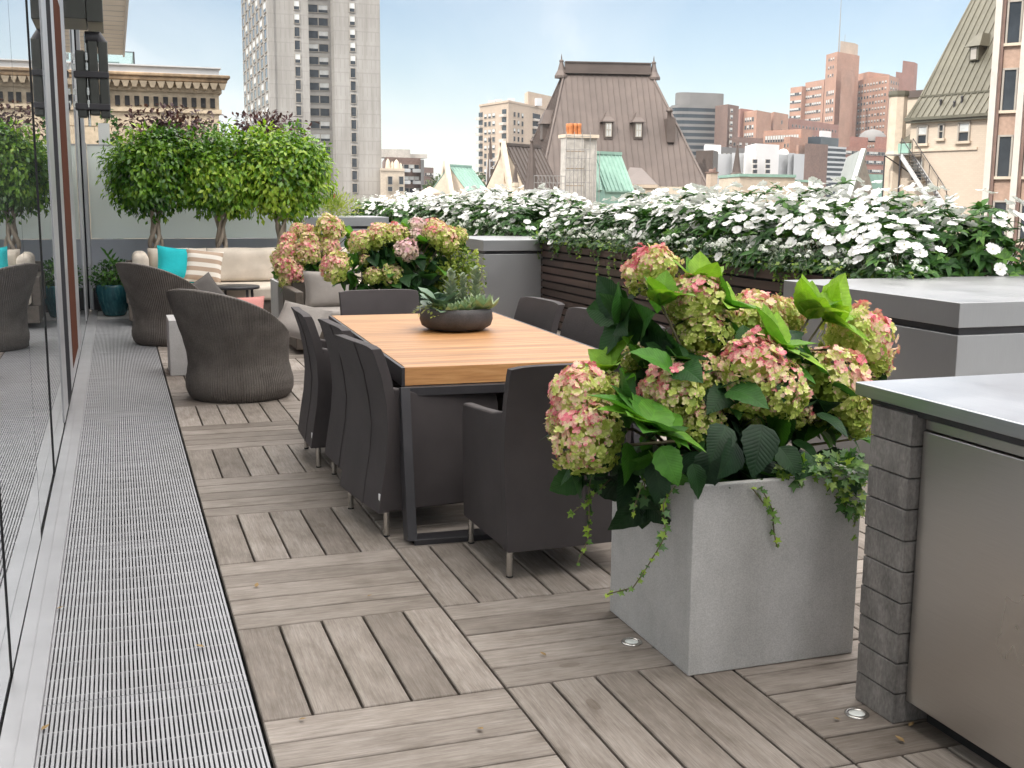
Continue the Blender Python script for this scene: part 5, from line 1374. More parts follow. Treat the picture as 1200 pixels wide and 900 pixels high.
# --- tan balcony tower
b = Bld('tan_apartment_tower', 'tan apartment tower with stacked balconies left of the mansard roof', 596, 420, 'tower')
A, B_, C_, z = b.prism((596, 420), (646, 455), (562, 445), 120, M['tan'], parapet=.8)
b.prism((619, 445), (648, 465), (614, 455), 107, M['tan'], 'penthouse')
b.wins(A, B_, z-3.2, 3.05, 14, 3, 1.7, 1.7, .08, .34, .3); b.wins(A, C_, z-3.2, 3.05, 13, 3, 2.2, 1.7, .42, .85, .6)
U = (C_-A).normalized(); N = V((U.y, -U.x, 0)); N = N if N.y < 0 else -N; U2 = (B_-A).normalized(); L2 = (B_-A).length; L1 = (C_-A).length
for r in range(16):
    zz = z-5.2-r*3.05
    for u in (.14, .96):
        m = MB(); m2 = MB()
        q = A+U*(L1*u); q = V((q.x, q.y, zz)); m.hexa([q-U*1.9, q-U*1.9+N*1.4, q+U*1.9+N*1.4, q+U*1.9][::-1], [w+V((0, 0, 1.)) for w in (q-U*1.9, q-U*1.9+N*1.4, q+U*1.9+N*1.4, q+U*1.9)][::-1])
        m2.hexa([q-U*1.8+V((0, 0, 1.05)), q-U*1.8+N*.08+V((0, 0, 1.05)), q+U*1.8+N*.08+V((0, 0, 1.05)), q+U*1.8+V((0, 0, 1.05))][::-1], [w+V((0, 0, 2.9)) for w in (q-U*1.8, q-U*1.8+N*.08, q+U*1.8+N*.08, q+U*1.8)][::-1]); b.part(m, 'balcony', M['pilaster']); b.part(m2, 'balcony_recess', M['darkglass'])
    m = MB(); m2 = MB(); q = A+U2*(L2*.62); q = V((q.x, q.y, zz)); N2 = V((U2.y, -U2.x, 0)); N2 = N2 if N2.y < 0 else -N2
    m.hexa([q-U2*4, q-U2*4+N2*.9, q+U2*4+N2*.9, q+U2*4][::-1], [w+V((0, 0, .9)) for w in (q-U2*4, q-U2*4+N2*.9, q+U2*4+N2*.9, q+U2*4)][::-1])
    m2.hexa([q-U2*4+V((0, 0, .95)), q-U2*4+N2*.08+V((0, 0, .95)), q+U2*4+N2*.08+V((0, 0, .95)), q+U2*4+V((0, 0, .95))][::-1], [w+V((0, 0, 2.9)) for w in (q-U2*4, q-U2*4+N2*.08, q+U2*4+N2*.08, q+U2*4)][::-1]); b.part(m, 'balcony', M['pilaster']); b.part(m2, 'balcony_recess', M['darkglass'])
for px, h_ in ((577, 1.5), (585, 2.), (600, 2.5), (608, 1.2), (632, 3)): q = at(px, 110, 440); m = MB(); m.box(q.x-1.2, q.x+1.2, q.y, q.y+2, z+.8, z+.8+h_); b.part(m, 'roof_plant', M['lightgrey'])
b.finish()

# --- mansard roof
b = Bld('mansard_building', 'big building with a steep brown seamed copper mansard roof, dormers and ridge finials', 634, 90)
e = V((13.9, -3.06, 0)); n_ = V((1.7, 12, 0)); N0 = V((33.4, 90, 0)); c_ = N0+(e+n_)/2; eh = e.normalized()
ze = at(634, 217, 90).z; zr = at(668, 83, 95.3).z
K = [N0, N0+e, N0+e+n_, N0+n_]; A, B_, C2, D2 = [V((q.x, q.y, ze)) for q in K]
R0 = c_-eh*3.79; R1 = c_+eh*3.78; R0.z = R1.z = zr
m = MB(); m.add([A, B_, C2, D2, R0, R1], [(0, 1, 5, 4), (1, 2, 5), (2, 3, 4, 5), (3, 0, 4), (3, 2, 1, 0)])
seams(m, A, B_, R1, R0, .52, .05, .06); seams(m, D2, A, R0, R0, .52, .05, .06)
for p_, q_ in ((A, R0), (B_, R1), (D2, R0)): m.tube([p_, q_], .12, 6)
b.part(m, 'roof', M['roofbrown'])
m = MB(); up_ = V((0, 0, 1)); m.bar(R0+up_*.28, R1+up_*.28, .5, .8); m.bar(R0+up_*.72, R1+up_*.72, .7, .1); m.bar(R0-up_*.18, R1-up_*.18, .9, .12); b.part(m, 'ridge_cap', M['roofbrown'])
for q in (R0, R1):
    m = MB(); m.lathe([(.62, -.65), (.62, -.45), (.36, .0), (.23, .45), (.17, .7), (.22, .74), (.20, .86), (.07, .93), (.04, 1.25), (0, 1.45)], tuple(q-eh*(.3 if q is R0 else -.3)), 8, False); b.part(m, 'finial', M['roofbrown'])
m = MB(); m.hexa([V((q.x, q.y, GZ)) for q in K], [V((q.x, q.y, ze-.02)) for q in K]); b.part(m, 'wall', M['limestone'])
slope_n = (B_-A).cross(R0-A).normalized(); slope_n = slope_n if slope_n.y < 0 else -slope_n
def on_slope(px, py):
    d = (at(px, py, 90)-EYE); tt = (A-EYE).dot(slope_n)/d.dot(slope_n); return EYE+d*tt
def dormer(px, ytop, yb, wpx, face=0):
    p_ = on_slope(px, yb); tp_ = on_slope(px, ytop); r = wpx/CF*(p_-EYE).dot(fwd)/2
    ax, ay = (eh, V((-eh.y, eh.x, 0)))
    h = (yb-ytop)/CF*(p_-EYE).dot(fwd); hb = h*.58
    def W(x, y, z): return p_+ax*x+ay*y+V((0, 0, z))
    y0_ = -.15; y1_ = 3.0
    m = MB(); m.hexa([W(-r*.72, y0_, -.1), W(r*.72, y0_, -.1), W(r*.72, y1_, -.1), W(-r*.72, y1_, -.1)], [W(-r*.72, y0_, hb), W(r*.72, y0_, hb), W(r*.72, y1_, hb), W(-r*.72, y1_, hb)]); o = b.part(m, 'dormer', M['roofbrown'])
    m = MB(); m.hexa([W(-r*1.1, y0_-.2, hb), W(r*1.1, y0_-.2, hb), W(r*1.1, y1_, hb), W(-r*1.1, y1_, hb)], [W(-r*1.0, y0_-.15, hb+.1), W(r*1.0, y0_-.15, hb+.1), W(r*1.0, y1_, hb+.1), W(-r*1.0, y1_, hb+.1)])
    m.hexa([W(-r*.95, y0_-.1, hb+.1), W(r*.95, y0_-.1, hb+.1), W(r*.95, y0_+1.6, hb+.1), W(-r*.95, y0_+1.6, hb+.1)], [W(-r*.45, y0_+.35, hb+h*.2), W(r*.45, y0_+.35, hb+h*.2), W(r*.45, y0_+1.2, hb+h*.2), W(-r*.45, y0_+1.2, hb+h*.2)])
    m.hexa([W(-r*.45, y0_+.35, hb+h*.2), W(r*.45, y0_+.35, hb+h*.2), W(r*.45, y0_+1.2, hb+h*.2), W(-r*.45, y0_+1.2, hb+h*.2)], [W(-r*.10, y0_+.6, h), W(r*.10, y0_+.6, h), W(r*.10, y0_+.8, h), W(-r*.10, y0_+.8, h)])
    b.part(m, 'dormer_roof', M['roofbrown'])
    m = MB(); m.hexa([W(-r*.42, y0_-.06, .12), W(r*.42, y0_-.06, .12), W(r*.42, y0_, .12), W(-r*.42, y0_, .12)], [W(-r*.42, y0_-.06, hb*.9), W(r*.42, y0_-.06, hb*.9), W(r*.42, y0_, hb*.9), W(-r*.42, y0_, hb*.9)]); w_ = b.part(m, 'window', M['blind'])
    m = MB()
    for u in (-.42, 0, .42): m.bar(W(r*u, y0_-.07, .1), W(r*u, y0_-.07, hb*.9), .07, .06)
    for z_ in (.12, hb*.5, hb*.9): m.bar(W(-r*.46, y0_-.07, z_), W(r*.46, y0_-.07, z_), .06, .07)
    b.part(m, 'window_frame', M['wframe'])
dormer(712.5, 130, 161.5, 15); dormer(747.5, 131, 162, 15)
# dormer on the left slope
q = D2.lerp(A, .62).lerp(R0, .40); ax = (A-D2).normalized(); ay = V((-ax.y, ax.x, 0)); ay = ay if ay.x > 0 else -ay
def Wd(x, y, z): return q+ax*x+ay*y+V((0, 0, z))
m = MB(); m.hexa([Wd(-.5, -.2, 0), Wd(.5, -.2, 0), Wd(.5, 2, 0), Wd(-.5, 2, 0)], [Wd(-.5, -.2, 1.3), Wd(.5, -.2, 1.3), Wd(.5, 2, 1.3), Wd(-.5, 2, 1.3)]); b.part(m, 'dormer', M['roofbrown'])
m = MB(); m.hexa([Wd(-.75, -.4, 1.3), Wd(.75, -.4, 1.3), Wd(.75, 2, 1.3), Wd(-.75, 2, 1.3)], [Wd(-.12, .1, 2.5), Wd(.12, .1, 2.5), Wd(.12, .8, 2.5), Wd(-.12, .8, 2.5)]); b.part(m, 'dormer_roof', M['roofbrown'])
p_ = on_slope(785.5, 167); m = MB(); h_ = 41/CF*(p_-EYE).dot(fwd); s_ = h_/41
def Wc(x, y, z): return p_+eh*x+V((-eh.y, eh.x, 0))*y+V((0, 0, z))
w_ = 4.6*s_; m.hexa([Wc(-w_, -.3, 0), Wc(w_, -.3, 0), Wc(w_, 1.6, 0), Wc(-w_, 1.6, 0)], [Wc(-w_, -.3, h_*.67), Wc(w_, -.3, h_*.67), Wc(w_, 1.6, h_*.67), Wc(-w_, 1.6, h_*.67)])
m.lathe([(w_*.55, h_*.67), (w_*.5, h_*.85), (w_*.95, h_*.88), (w_*.9, h_*.92), (w_*.2, h_)], tuple(Wc(0, .6, 0)), 10); b.part(m, 'chimney', M['roofbrown'])
b.finish()
# dark lower wing right of the mansard
b = Bld('dark_roof_wing', 'low dark-roofed wing at the right foot of the mansard roof', 833, 97, 'house')
b.prism((836, 97), (841, 100), (815, 99), 176, M['roofbrown']); 
# --- chimney stack with orange pots and scaffold
p0 = at(664, 157, 70); t = thing('stone_chimney', 'stone chimney stack with six orange clay pots in front of the mansard roof', 'chimney', (p0.x, 70, GZ)); u_ = 1/CF*(p0-EYE).dot(fwd); z0_ = p0.z-GZ
m = MB(); m.box(0, 22*u_, 0, 1.0, 0, z0_-4*u_); m.box(22.1*u_, 40*u_, .15, 1.3, 0, z0_-4*u_); m.build('stack', M['greystone'], t)
m = MB(); m.box(-1*u_, 41*u_, -.08, 1.35, z0_-4*u_+.002, z0_); m.build('coping', M['limestone'], t)
for i in range(6):
    m = MB(); x = (7.5+(i % 3)*5.3)*u_; y_ = .3+.5*(i//3); m.lathe([(2.4*u_, 0), (2.35*u_, 8*u_), (2.6*u_, 9*u_), (2.6*u_, 12.5*u_), (1.9*u_, 12.8*u_), (1.8*u_, 6*u_), (0, 6*u_)], (x, y_, z0_), 12); m.build('chimney_pot', M['terracotta'], t)
m = MB()
for z_ in (20, 40, 60): m.box(-.01, 22*u_+.01, -.012, .02, z0_-z_*u_, z0_-z_*u_+.04)
m.build('stone_joint', M['stained'], t)
t = thing('scaffold', 'thin tube scaffolding standing round the stone chimney with the orange pots', 'scaffolding', (p0.x, 69.2, GZ))
m = MB()
for px in (-6, 4, 14, 24, 31): m.tube([(px*u_, 0, 0), (px*u_, 0, z0_+(2 if px != 31 else -12)*u_)], .022, 5); m.tube([(px*u_, -.7, 0), (px*u_, -.7, z0_-20*u_)], .022, 5)
m.build('upright', M['scaffold'], t); m = MB()
for zz in (3, 18, 28, 42, 56): m.tube([(-7*u_, 0, z0_-zz*u_), (26*u_, 0, z0_-zz*u_)], .02, 5); m.tube([(-6*u_, -.7, z0_-zz*u_), (-6*u_, .2, z0_-zz*u_)], .02, 5)
m.tube([(-6*u_, 0, z0_-56*u_), (14*u_, 0, z0_-28*u_)], .018, 5); m.build('ledger', M['scaffold'], t)
p1 = at(626, 222, 66); t = thing('roof_railing', 'grey scaffold platform with railings between the cone spire and the stone chimney', 'railing', (p1.x, 66, GZ)); z1 = p1.z-GZ
m = MB(); x1 = at(662, 222, 66).x-p1.x; m.box(0, x1, 0, 1.2, 0, z1); m.build('platform', M['lightgrey'], t)
m = MB()
for i in range(9): m.tube([(x1*i/8, 0, z1), (x1*i/8, 0, z1+.85)], .02, 5)
for h_ in (.4, .82): m.tube([(0, 0, z1+h_), (x1, 0, z1+h_)], .018, 5)
m.build('rail', M['scaffold'], t)
# --- green copper dormer roof in front of the mansard
A = at(694, 181, 73); B_ = at(727.5, 183, 74); 
t, T_ = gable('copper_dormer_roof', 'green copper roof just right of the stone chimney, in front of the mansard', (A.x, A.y), (B_.x, B_.y), A.z, at(700, 223, 72).z, 1.25, M['verdigris'], M['verdigris'], .38, 'house')
m = MB(); q = V((A.x, A.y, 0)); m.bar(T_(q+V((-.05, -1.5, 0)), at(700, 224, 72).z), T_(q+V((-.05, 0, 0)), A.z+.25), .30, .32); m.build('verge', M['verdigris'], t)
b = Bld('low_hipped_roof', 'low brown hipped roof right of the green copper roof', 750, 78, 'house')
A, B_, C_, D_ = at(728, 216, 76), at(770, 216, 75), at(772, 212, 82), at(735, 212, 83); zz = A.z
m = MB(); rg0, rg1 = at(738, 196, 79), at(752, 197, 79); R_ = [V((q.x, q.y, zz)) for q in (A, B_, C_, D_)]; m.add(R_+[rg0, rg1], [(0, 1, 5, 4), (1, 2, 5), (2, 3, 4, 5), (3, 0, 4)]); b.part(m, 'roof', M['roofbrown'])
m = MB(); m.hexa([V((q.x, q.y, GZ)) for q in R_], [V((q.x, q.y, zz-.01)) for q in R_]); m.hexa([V((q.x, q.y, zz-.25))+(q-R_[0].lerp(R_[2], .5))*.04 for q in R_], [V((q.x, q.y, zz-.015))+(q-R_[0].lerp(R_[2], .5))*.04 for q in R_]); b.part(m, 'wall', M['tan'])
# --- small gable, cone spire, steeple left of the mansard
A = at(592, 171, 80); B_ = at(634, 171, 83)
t, T_ = gable('gabled_stone_roof', 'brown roof with a pale stone gable at the left foot of the mansard roof', (A.x, A.y), (B_.x, B_.y), A.z, at(590, 236, 78).z, 2.2, M['roofbrown'], M['limestone'], .5, 'house')
q = V((A.x, A.y, 0)); m = MB()
for s_ in (-1, 1): m.bar(T_(q+V((-.2, s_*2.3, 0)), at(590, 238, 78).z), T_(q+V((-.2, 0, 0)), A.z+.25), .35, .4)
m.build('gable_coping', M['limestone'], t)
m = MB(); q2 = q+V((-.12, -.6, 0)); m.box(*[v for v in (T_(q2, 0).x-.1, T_(q2, 0).x+.05, T_(q2, 0).y-.2, T_(q2, 0).y+.2, at(590, 215, 79).z-GZ, at(590, 196, 79).z-GZ)]); m.build('gable_window', M['stained'], t)
cone_spire('cone_spire', 'brown conical spire standing in front of the left slope of the mansard roof', 622.5, 161, 229, 21, 70, M['roofbrown'])
cone_spire('small_finial_spire', 'small dark finial on a stone post below the stone gable', 604, 191, 214, 8, 74, M['roofbrown'], n=6)
cone_spire('thin_steeple', 'thin dark steeple wrapped in scaffolding before the tan tower', 574.5, 158, 232, 13, 85, M['roofbrown'], n=6)
q = at(574, 232, 84); t = thing('steeple_scaffold', 'pale scaffolding wrapped round the thin steeple', 'scaffolding', (q.x, q.y, GZ)); zz = q.z-GZ
m = MB(); s_ = .30
for x in (-.1, .75):
    for y_ in (-.3, .5): m.tube([(x, y_, 0), (x, y_, zz+2.9)], .035, 5)
m.build('upright', M['lightgrey'], t); m = MB()
for i in range(6):
    h_ = zz+i*.55; m.tube([(-.1, -.3, h_), (.75, -.3, h_)], .03, 5); m.tube([(-.1, -.3, h_), (.75, -.3, h_+.55)], .022, 5)
m.build('brace', M['lightgrey'], t)

# --- dark curved office building
b = Bld('office_building', 'dark curved office building with ribbon windows right of the mansard roof', 820, 480)
p0 = at(818, 165, 490); R_ = 34/CF*(p0-EYE).dot(fwd); z = at(825, 121, 470).z
def arc(r, zz0, zz1, a0=0, a1=6.2832, n=40):
    m = MB(); sg = lambda v: math.copysign(abs(v)**.42, v); ring = [V((p0.x+r*sg(math.cos(a0+(a1-a0)*i/n))+.25*r*sg(math.sin(a0+(a1-a0)*i/n)), p0.y+.6*r*sg(math.sin(a0+(a1-a0)*i/n))-.10*r*math.cos(a0+(a1-a0)*i/n), 0)) for i in range(n)]
    m.hexa([q+V((0, 0, zz0)) for q in ring], [q+V((0, 0, zz1)) for q in ring]); return m
b.part(arc(R_, GZ, z), 'glazing', M['darkglass'])
fl = 7*(p0-EYE).dot(fwd)/CF
for i in range(9): b.part(arc(R_+.35, z-i*fl-fl*.42, z-i*fl), 'spandrel_band', M['greyband'])
for dx, dy_ in ((-3, 0),):
    pass
m = arc(R_*.86, z+.01, at(825, 108, 480).z); b.part(m, 'roof_drum', M['greyband'])
m = MB(); q0, q1 = at(853, 122, 470), at(866, 122, 478); m.hexa([V((q0.x, q0.y, GZ)), V((q1.x, q1.y, GZ)), V((q1.x, q1.y+25, GZ)), V((q0.x, q0.y+25, GZ))], [V((q0.x, q0.y, q0.z)), V((q1.x, q1.y, q0.z)), V((q1.x, q1.y+25, q0.z)), V((q0.x, q0.y+25, q0.z))]); b.part(m, 'stair_tower', M['brick3'])
for i in range(8): b.w.append((V((q0.x+2, q0.y, q0.z-2-i*fl)), (q1-q0).xy.to_3d().normalized(), V((.3, -1, 0)).normalized(), 1.8, 1.6, True))
b.finish()

# --- brick hospital group on the hill
b = Bld('brick_hospital_tower', 'big orange-brick slab complex with a central tower and mast, highest on the skyline', 981, 660)
A, B_, C_, z = b.prism((1042, 640), (1061, 672), (990, 690), 88, M['brick']); b.wins(A, C_, z-3, 4.05, 16, 13, 1.9, 1.7, .03, .97, .75); b.wins(A, B_, z-3, 4.05, 12, 5, 2.2, 1.7, .05, .6, .4)
b.prism((1018, 674), (1036, 684), (992, 700), 84, M['brick'], 'upper_floor'); 
A, B_, C_, z = b.prism((981.5, 655), (1000, 668), (961.5, 672), 60.5, M['brick']); b.wins(A, C_, z-3, 5.2, 3, 3, 1.6, 1.8, .2, .8, .3); b.wins(A, C_, z-24, 5.5, 10, 4, 1.7, 3.0, .10, .82, .85)
b.prism((986.5, 640), (992.5, 648), (983.5, 648), 79.5, M['brick'], 'fin_wall')
b.prism((985, 662), (994, 668), (981, 668), 48, M['tan'], 'roof_room')
A, B_, C_, z = b.prism((966, 690), (990, 705), (939, 715), 93, M['brick']); b.wins(A, C_, z-4, 5.3, 8, 7, 2.4, 2.0, .1, .97, .75)
A, B_, C_, z = b.prism((940, 712), (960, 720), (922, 725), 101, M['brick']); b.wins(A, C_, z-4, 5.3, 8, 5, 2.4, 2.0, .02, .98, .75)
b.prism((1058, 655), (1064, 660), (1054, 662), 71, M['brick2'], 'chimney'); b.prism((1050, 652), (1056, 658), (1046, 660), 84, M['brick2'], 'lift_tower')
m = MB(); q = at(983, 55, 668); m.tube([(q.x, q.y, q.z-6), (q.x, q.y, at(983, -4, 668).z)], [.5, .15], 6); q = at(990, 48, 668); m.tube([(q.x, q.y, q.z-3), (q.x, q.y, q.z+4)], .15, 5); b.part(m, 'mast', M['scaffold'])
b.finish(wid=100)
b = Bld('brick_institution', 'lower orange-brick blocks between the dark office building and the tall brick complex', 887, 560)
A, B_, C_, z = b.prism((887, 560), (901, 575), (868, 575), 129, M['brick']); b.wins(A, C_, z-3.5, 4.2, 7, 4, 1.7, 2.2, .15, .85, .6)
b.prism((868, 572), (880, 580), (862, 582), 127, M['brick2'])
A, B_, C_, z = b.prism((907, 575), (921, 590), (900, 585), 131, M['brick']); b.wins(A, B_, z-4, 5, 5, 1, 1.6, 2, .4, .7, .6)
A, B_, C_, z = b.prism((925, 595), (980, 640), (918, 620), 138, M['brick2']); b.wins(A, B_, z-3.5, 5, 4, 14, 1.6, 1.5, .03, .97, .1)
b.finish()
b = Bld('orange_brick_annex', 'low orange-brick annexes with pale tall windows below the brick institution', 917, 470)
A, B_, C_, z = b.prism((939, 470), (950, 480), (893, 492), 151, M['brick']); b.wins(A, C_, z-2.5, 8, 2, 13, 1.1, 3., .05, .95, 1.)
A, B_, C_, z = b.prism((926, 455), (944, 468), (917, 462), 160, M['brick']); b.wins(A, C_, z-3, 4, 2, 2, 1.3, 1.5)
b.prism((936, 440), (960, 450), (932, 446), 170, M['brick'], 'wall'); b.finish()
b = Bld('blue_glass_block', 'small dark blue glazed block with white rooftop box, before the tall brick complex', 960, 430)
b.prism((962, 430), (981, 440), (945, 436), 160, M['darkglass'], 'glazing'); b.prism((963, 432), (972, 436), (958, 436), 153, M['whitewall'], 'roof_box'); b.finish()
b = Bld('white_building', 'white rendered building with small balconies in the middle distance', 890, 330)
A, B_, C_, z = b.prism((886, 330), (912, 336), (872, 350), 168, M['whitewall'])
b.prism((874, 331), (888, 333), (870, 345), 178, M['whitewall'])
for px in (885, 900):
    for py in (187, 193, 199, 206): q = at(px, py, 329.5); b.w.append((V((q.x, A.y-.3, q.z)), V((1, 0, 0)), V((0, -1, 0)), 1.5, 1.1, False))
b.finish()
b = Bld('grey_clad_building', 'pale grey clad blank-walled building either side of the white one', 925, 345)
for x0, x1, y_ in ((906, 923, 180), (923.6, 930, 179), (930.6, 945, 180), (841, 857, 180), (858, 871, 179)): b.prism((x0, 338), (x1, 341), (x0-1, 352), y_, M['lightgrey'])
b.prism((826, 345), (844, 348), (824, 360), 169, M['whitewall']); b.finish()
m = MB(); q = at(918, 180, 352); r_ = 7*352/CF*1.05; m.lathe([(r_, -3), (r_, 0), (r_*.8, r_*.45), (r_*.45, r_*.75), (0, r_*.85)], n=18); tag(m.build('roof_dome', M['whitewall'], loc=(q.x, q.y, q.z)), 'small white domed roof vent above the grey clad building', 'roof dome')
b = Bld('brown_block', 'plain brown blank-walled block right of the grey clad building', 955, 300)
b.prism((944, 300), (969, 304), (942, 312), 168, M['brick3']); b.finish()
b = Bld('banded_office', 'dark office block with pale floor bands, right of the brown block', 975, 340)
A, B_, C_, z = b.prism((966, 340), (990, 346), (964, 352), 171, M['darkglass'])
m = MB(); fl = 6.2*345/CF*1.03
for i in range(8): m.hexa([V((q.x, q.y-.3, z-i*fl-fl*.4)) for q in (A, B_, B_+V((0, 9, 0)), A+V((0, 9, 0)))], [V((q.x, q.y-.3, z-i*fl)) for q in (A, B_, B_+V((0, 9, 0)), A+V((0, 9, 0)))])
b.part(m, 'floor_band', M['lightgrey'])
b = Bld('red_terraced_block', 'red-brick stepped block with pale bands below the tall brick complex', 1010, 400)
A, B_, C_, z = b.prism((988, 400), (1048, 410), (985, 425), 172, M['brick2']); b.wins(A, B_, z-1.5, 3.6, 8, 14, 3.2, 1.3, .0, 1., .35)
b.prism((996, 410), (1015, 413), (994, 425), 160, M['brick2'], 'upper_block'); b.prism((1026, 410), (1045, 413), (1024, 425), 160, M['brick2'], 'upper_block')
m = MB(); q = at(1022, 166, 422); r_ = 20*422/CF; m.lathe([(r_, 0), (r_*.96, r_*.22), (r_*.78, r_*.5), (r_*.5, r_*.72), (0, r_*.85)], (q.x, q.y, q.z), 24); b.part(m, 'glass_vault', M['greyband']); b.finish()
# more far blocks so that gaps read as city
for i, (x0, x1, x2, y_, D, mt, lb) in enumerate(((497, 508, 495, 196, 520, 'brick3', 'small far brick block behind the light green tree'), (1040, 1062, 1038, 205, 430, 'lightgrey', 'grey far block seen left of the stone turret'), (845, 872, 842, 172, 420, 'greyband', 'grey block below the dark curved office building'), (855, 893, 852, 160, 470, 'brick3', 'brown block below the orange-brick blocks'))):
    b = Bld('distant_block', lb, x0, D); A, B_, C_, z = b.prism((x0, D), (x1, D+8), (x2, D+20), y_, M[mt]); b.wins(A, B_, z-2.5, 3.6, 6, 5, 1.6, 1.5, .05, .95, .3); b.finish()

# --- near roofs on the right
b = Bld('cream_parapet_house', 'cream walled flat-topped house with green copper coping beyond the flowers', 868, 60, 'house')
A, B_, C_, z = b.prism((867, 60), (932, 60.5), (843, 66), 207, M['limestone'], zb=GZ)
m = MB(); D_ = B_+C_-A; c_ = (A+D_)/2; R_ = [A, B_, D_, C_]
m.hexa([V((q.x, q.y, z+.004))+(q-c_)*.03 for q in R_], [V((q.x, q.y, z+.17))+(q-c_)*.03 for q in R_]); b.part(m, 'coping', M['verdigris'])
A, B_, C_, z = b.prism((931, 61.2), (957, 61.5), (930.5, 66), 213.5, M['limestone']); D_ = B_+C_-A; c_ = (A+D_)/2; R_ = [A, B_, D_, C_]
m = MB(); m.hexa([V((q.x, q.y, z+.004))+(q-c_)*.04 for q in R_], [V((q.x, q.y, z+.15))+(q-c_)*.04 for q in R_]); b.part(m, 'coping', M['verdigris'])
q = at(955, 212, 60.9); m = MB(); m.box(q.x-.2, q.x+.2, q.y, q.y+.4, GZ, q.z+.05); b.part(m, 'corner_post', M['whitewall']); b.finish()
p0 = at(837, 203, 56); t = thing('brick_chimney', 'square tan chimney with a dark cap left of the cream parapet house', 'chimney', (p0.x, 56, GZ)); m = MB(); m.box(-.21, .21, 0, .5, 0, p0.z-GZ); m.build('stack', M['tan'], t)
m = MB(); m.box(-.25, .25, -.04, .54, p0.z-GZ+.002, p0.z-GZ+.08); m.lathe([(.16, .08), (.14, .2), (.1, .22)], (-.03, .25, p0.z-GZ), 10); m.lathe([(.07, .08), (.07, .3)], (.17, .25, p0.z-GZ), 8); m.build('cap', M['brick3'], t)
cone_spire('brown_cone_roof', 'narrow brown cone roof rising behind the cream parapet house', 863, 168, 204, 12, 70, M['roofbrown'], n=8)
A = at(1009, 180, 62); B_ = at(991, 178, 66)
b = Bld('pale_gable_roof', 'small roof with a pale metal slope and a stone gable, left of the stone turret', 1008, 60, 'house')
tp_ = at(1011, 178, 60); e0, e1 = at(993, 226, 59.2), at(1028, 226, 61); bk = at(992, 187, 72)-tp_; bk.z = 0; zz = e0.z-.6
apx = V((tp_.x, tp_.y, tp_.z)); e0 = V((e0.x, e0.y, zz)); e1 = V((e1.x, e1.y, zz))
apx2, e02, e12 = apx+bk, e0+bk, e1+bk
m = MB(); m.add([e0, e1, apx, e02, e12, apx2], [(0, 1, 2), (3, 5, 4), (1, 4, 5, 2)]); m.hexa([V((q.x, q.y, GZ)) for q in (e0, e1, e12, e02)], [V((q.x, q.y, zz)) for q in (e0, e1, e12, e02)]); b.part(m, 'gable_wall', M['greystone'])
m = MB(); nn = V((-.02, -.02, .03)); m.add([e0+nn, apx+nn, apx2+nn, e02+nn, e0+nn*4, apx+nn*4, apx2+nn*4, e02+nn*4], [(0, 1, 2, 3), (4, 5, 6, 7), (0, 1, 5, 4), (1, 2, 6, 5), (2, 3, 7, 6), (3, 0, 4, 7)])
seams(m, e02+nn*4, e0+nn*4, apx+nn*4, apx2+nn*4, .5, .04, .05); m.bar(e0+V((0, -.12, .1)), apx+V((0, -.12, .15)), .3, .22); b.part(m, 'roof', M['rooflight'])
b = Bld('green_lean_roof', 'strip of green copper roof between the pale gable and the stone turret', 1030, 70, 'house')
A, B_, C_, z = b.prism((1018, 70), (1046, 71), (1017, 76), 204, M['verdigris'], 'roof'); b.finish()

# --- cream house with the green-grey roof, turret and fire escape
b = Bld('cream_house', 'cream stone house with steep green-grey seamed roof on the right', 1070, 56, 'house')
A0, B0 = at(1068, 139, 56), at(1168, 139, 50.5); z = A0.z; A, B_ = V((A0.x, A0.y, 0)), V((B0.x, B0.y, 0)); Uc = (B_-A).normalized(); Nc = V((Uc.y, -Uc.x, 0)); bk = -Nc*9
B_ = A+Uc*9.5
m = MB(); R_ = [A, B_, B_+bk, A+bk]; m.hexa([V((q.x, q.y, GZ)) for q in R_], [V((q.x, q.y, z-.01)) for q in R_]); b.part(m, 'wall', M['creamwall'])
E = [V((q.x, q.y, z)) for q in (A-Uc*.15+Nc*.25, B_+Nc*.25, B_+bk, A+bk-Uc*.15)]
mid = A+bk*.5; Rg0 = V((0, 0, 0)); tt = at(1172, -14, 56+1.0); Rg0 = V((tt.x, tt.y, tt.z)); 
# ridge start lies over the middle of the plan
s_ = (Rg0-A).dot(Uc); Rg0 = A+Uc*s_+bk*.5; sc_ = ((Rg0-EYE).xy.length)/((tt-EYE).xy.length); Rg0.z = EYE.z+(tt.z-EYE.z)*sc_; Rg1 = Rg0+Uc*2.4
K1 = [E[0].lerp(Rg0, .20)+V((0, 0, -.28)), E[1].lerp(Rg1, .20)+V((0, 0, -.28))]
m = MB(); m.add([E[0], E[1], E[2], E[3], Rg0, Rg1, K1[0], K1[1]], [(0, 1, 7, 6), (6, 7, 5, 4), (1, 2, 5, 7), (2, 3, 4, 5), (3, 0, 6, 4)])
seams(m, E[0], E[1], K1[1], K1[0], .42, .05, .05); seams(m, K1[0], K1[1], Rg1, Rg0, .42, .05, .05); m.tube([E[0], K1[0], Rg0], .06, 6); m.bar(K1[0]+V((0, 0, .04)), K1[1]+V((0, 0, .04)), .12, .1)
b.part(m, 'roof', M['roofgreen'])
m = MB(); m.bar(E[0]+Nc*.06-V((0, 0, .06)), E[1]+Nc*.06-V((0, 0, .06)), .2, .16); m.bar(E[0]+Nc*-.1-V((0, 0, .22)), E[1]+Nc*-.1-V((0, 0, .22)), .3, .12); b.part(m, 'gutter', M['roofgreen'])
def wall_pt(px, py):
    d = at(px, py, 56)-EYE; return EYE+d*((A-EYE).dot(Nc)/d.dot(Nc))
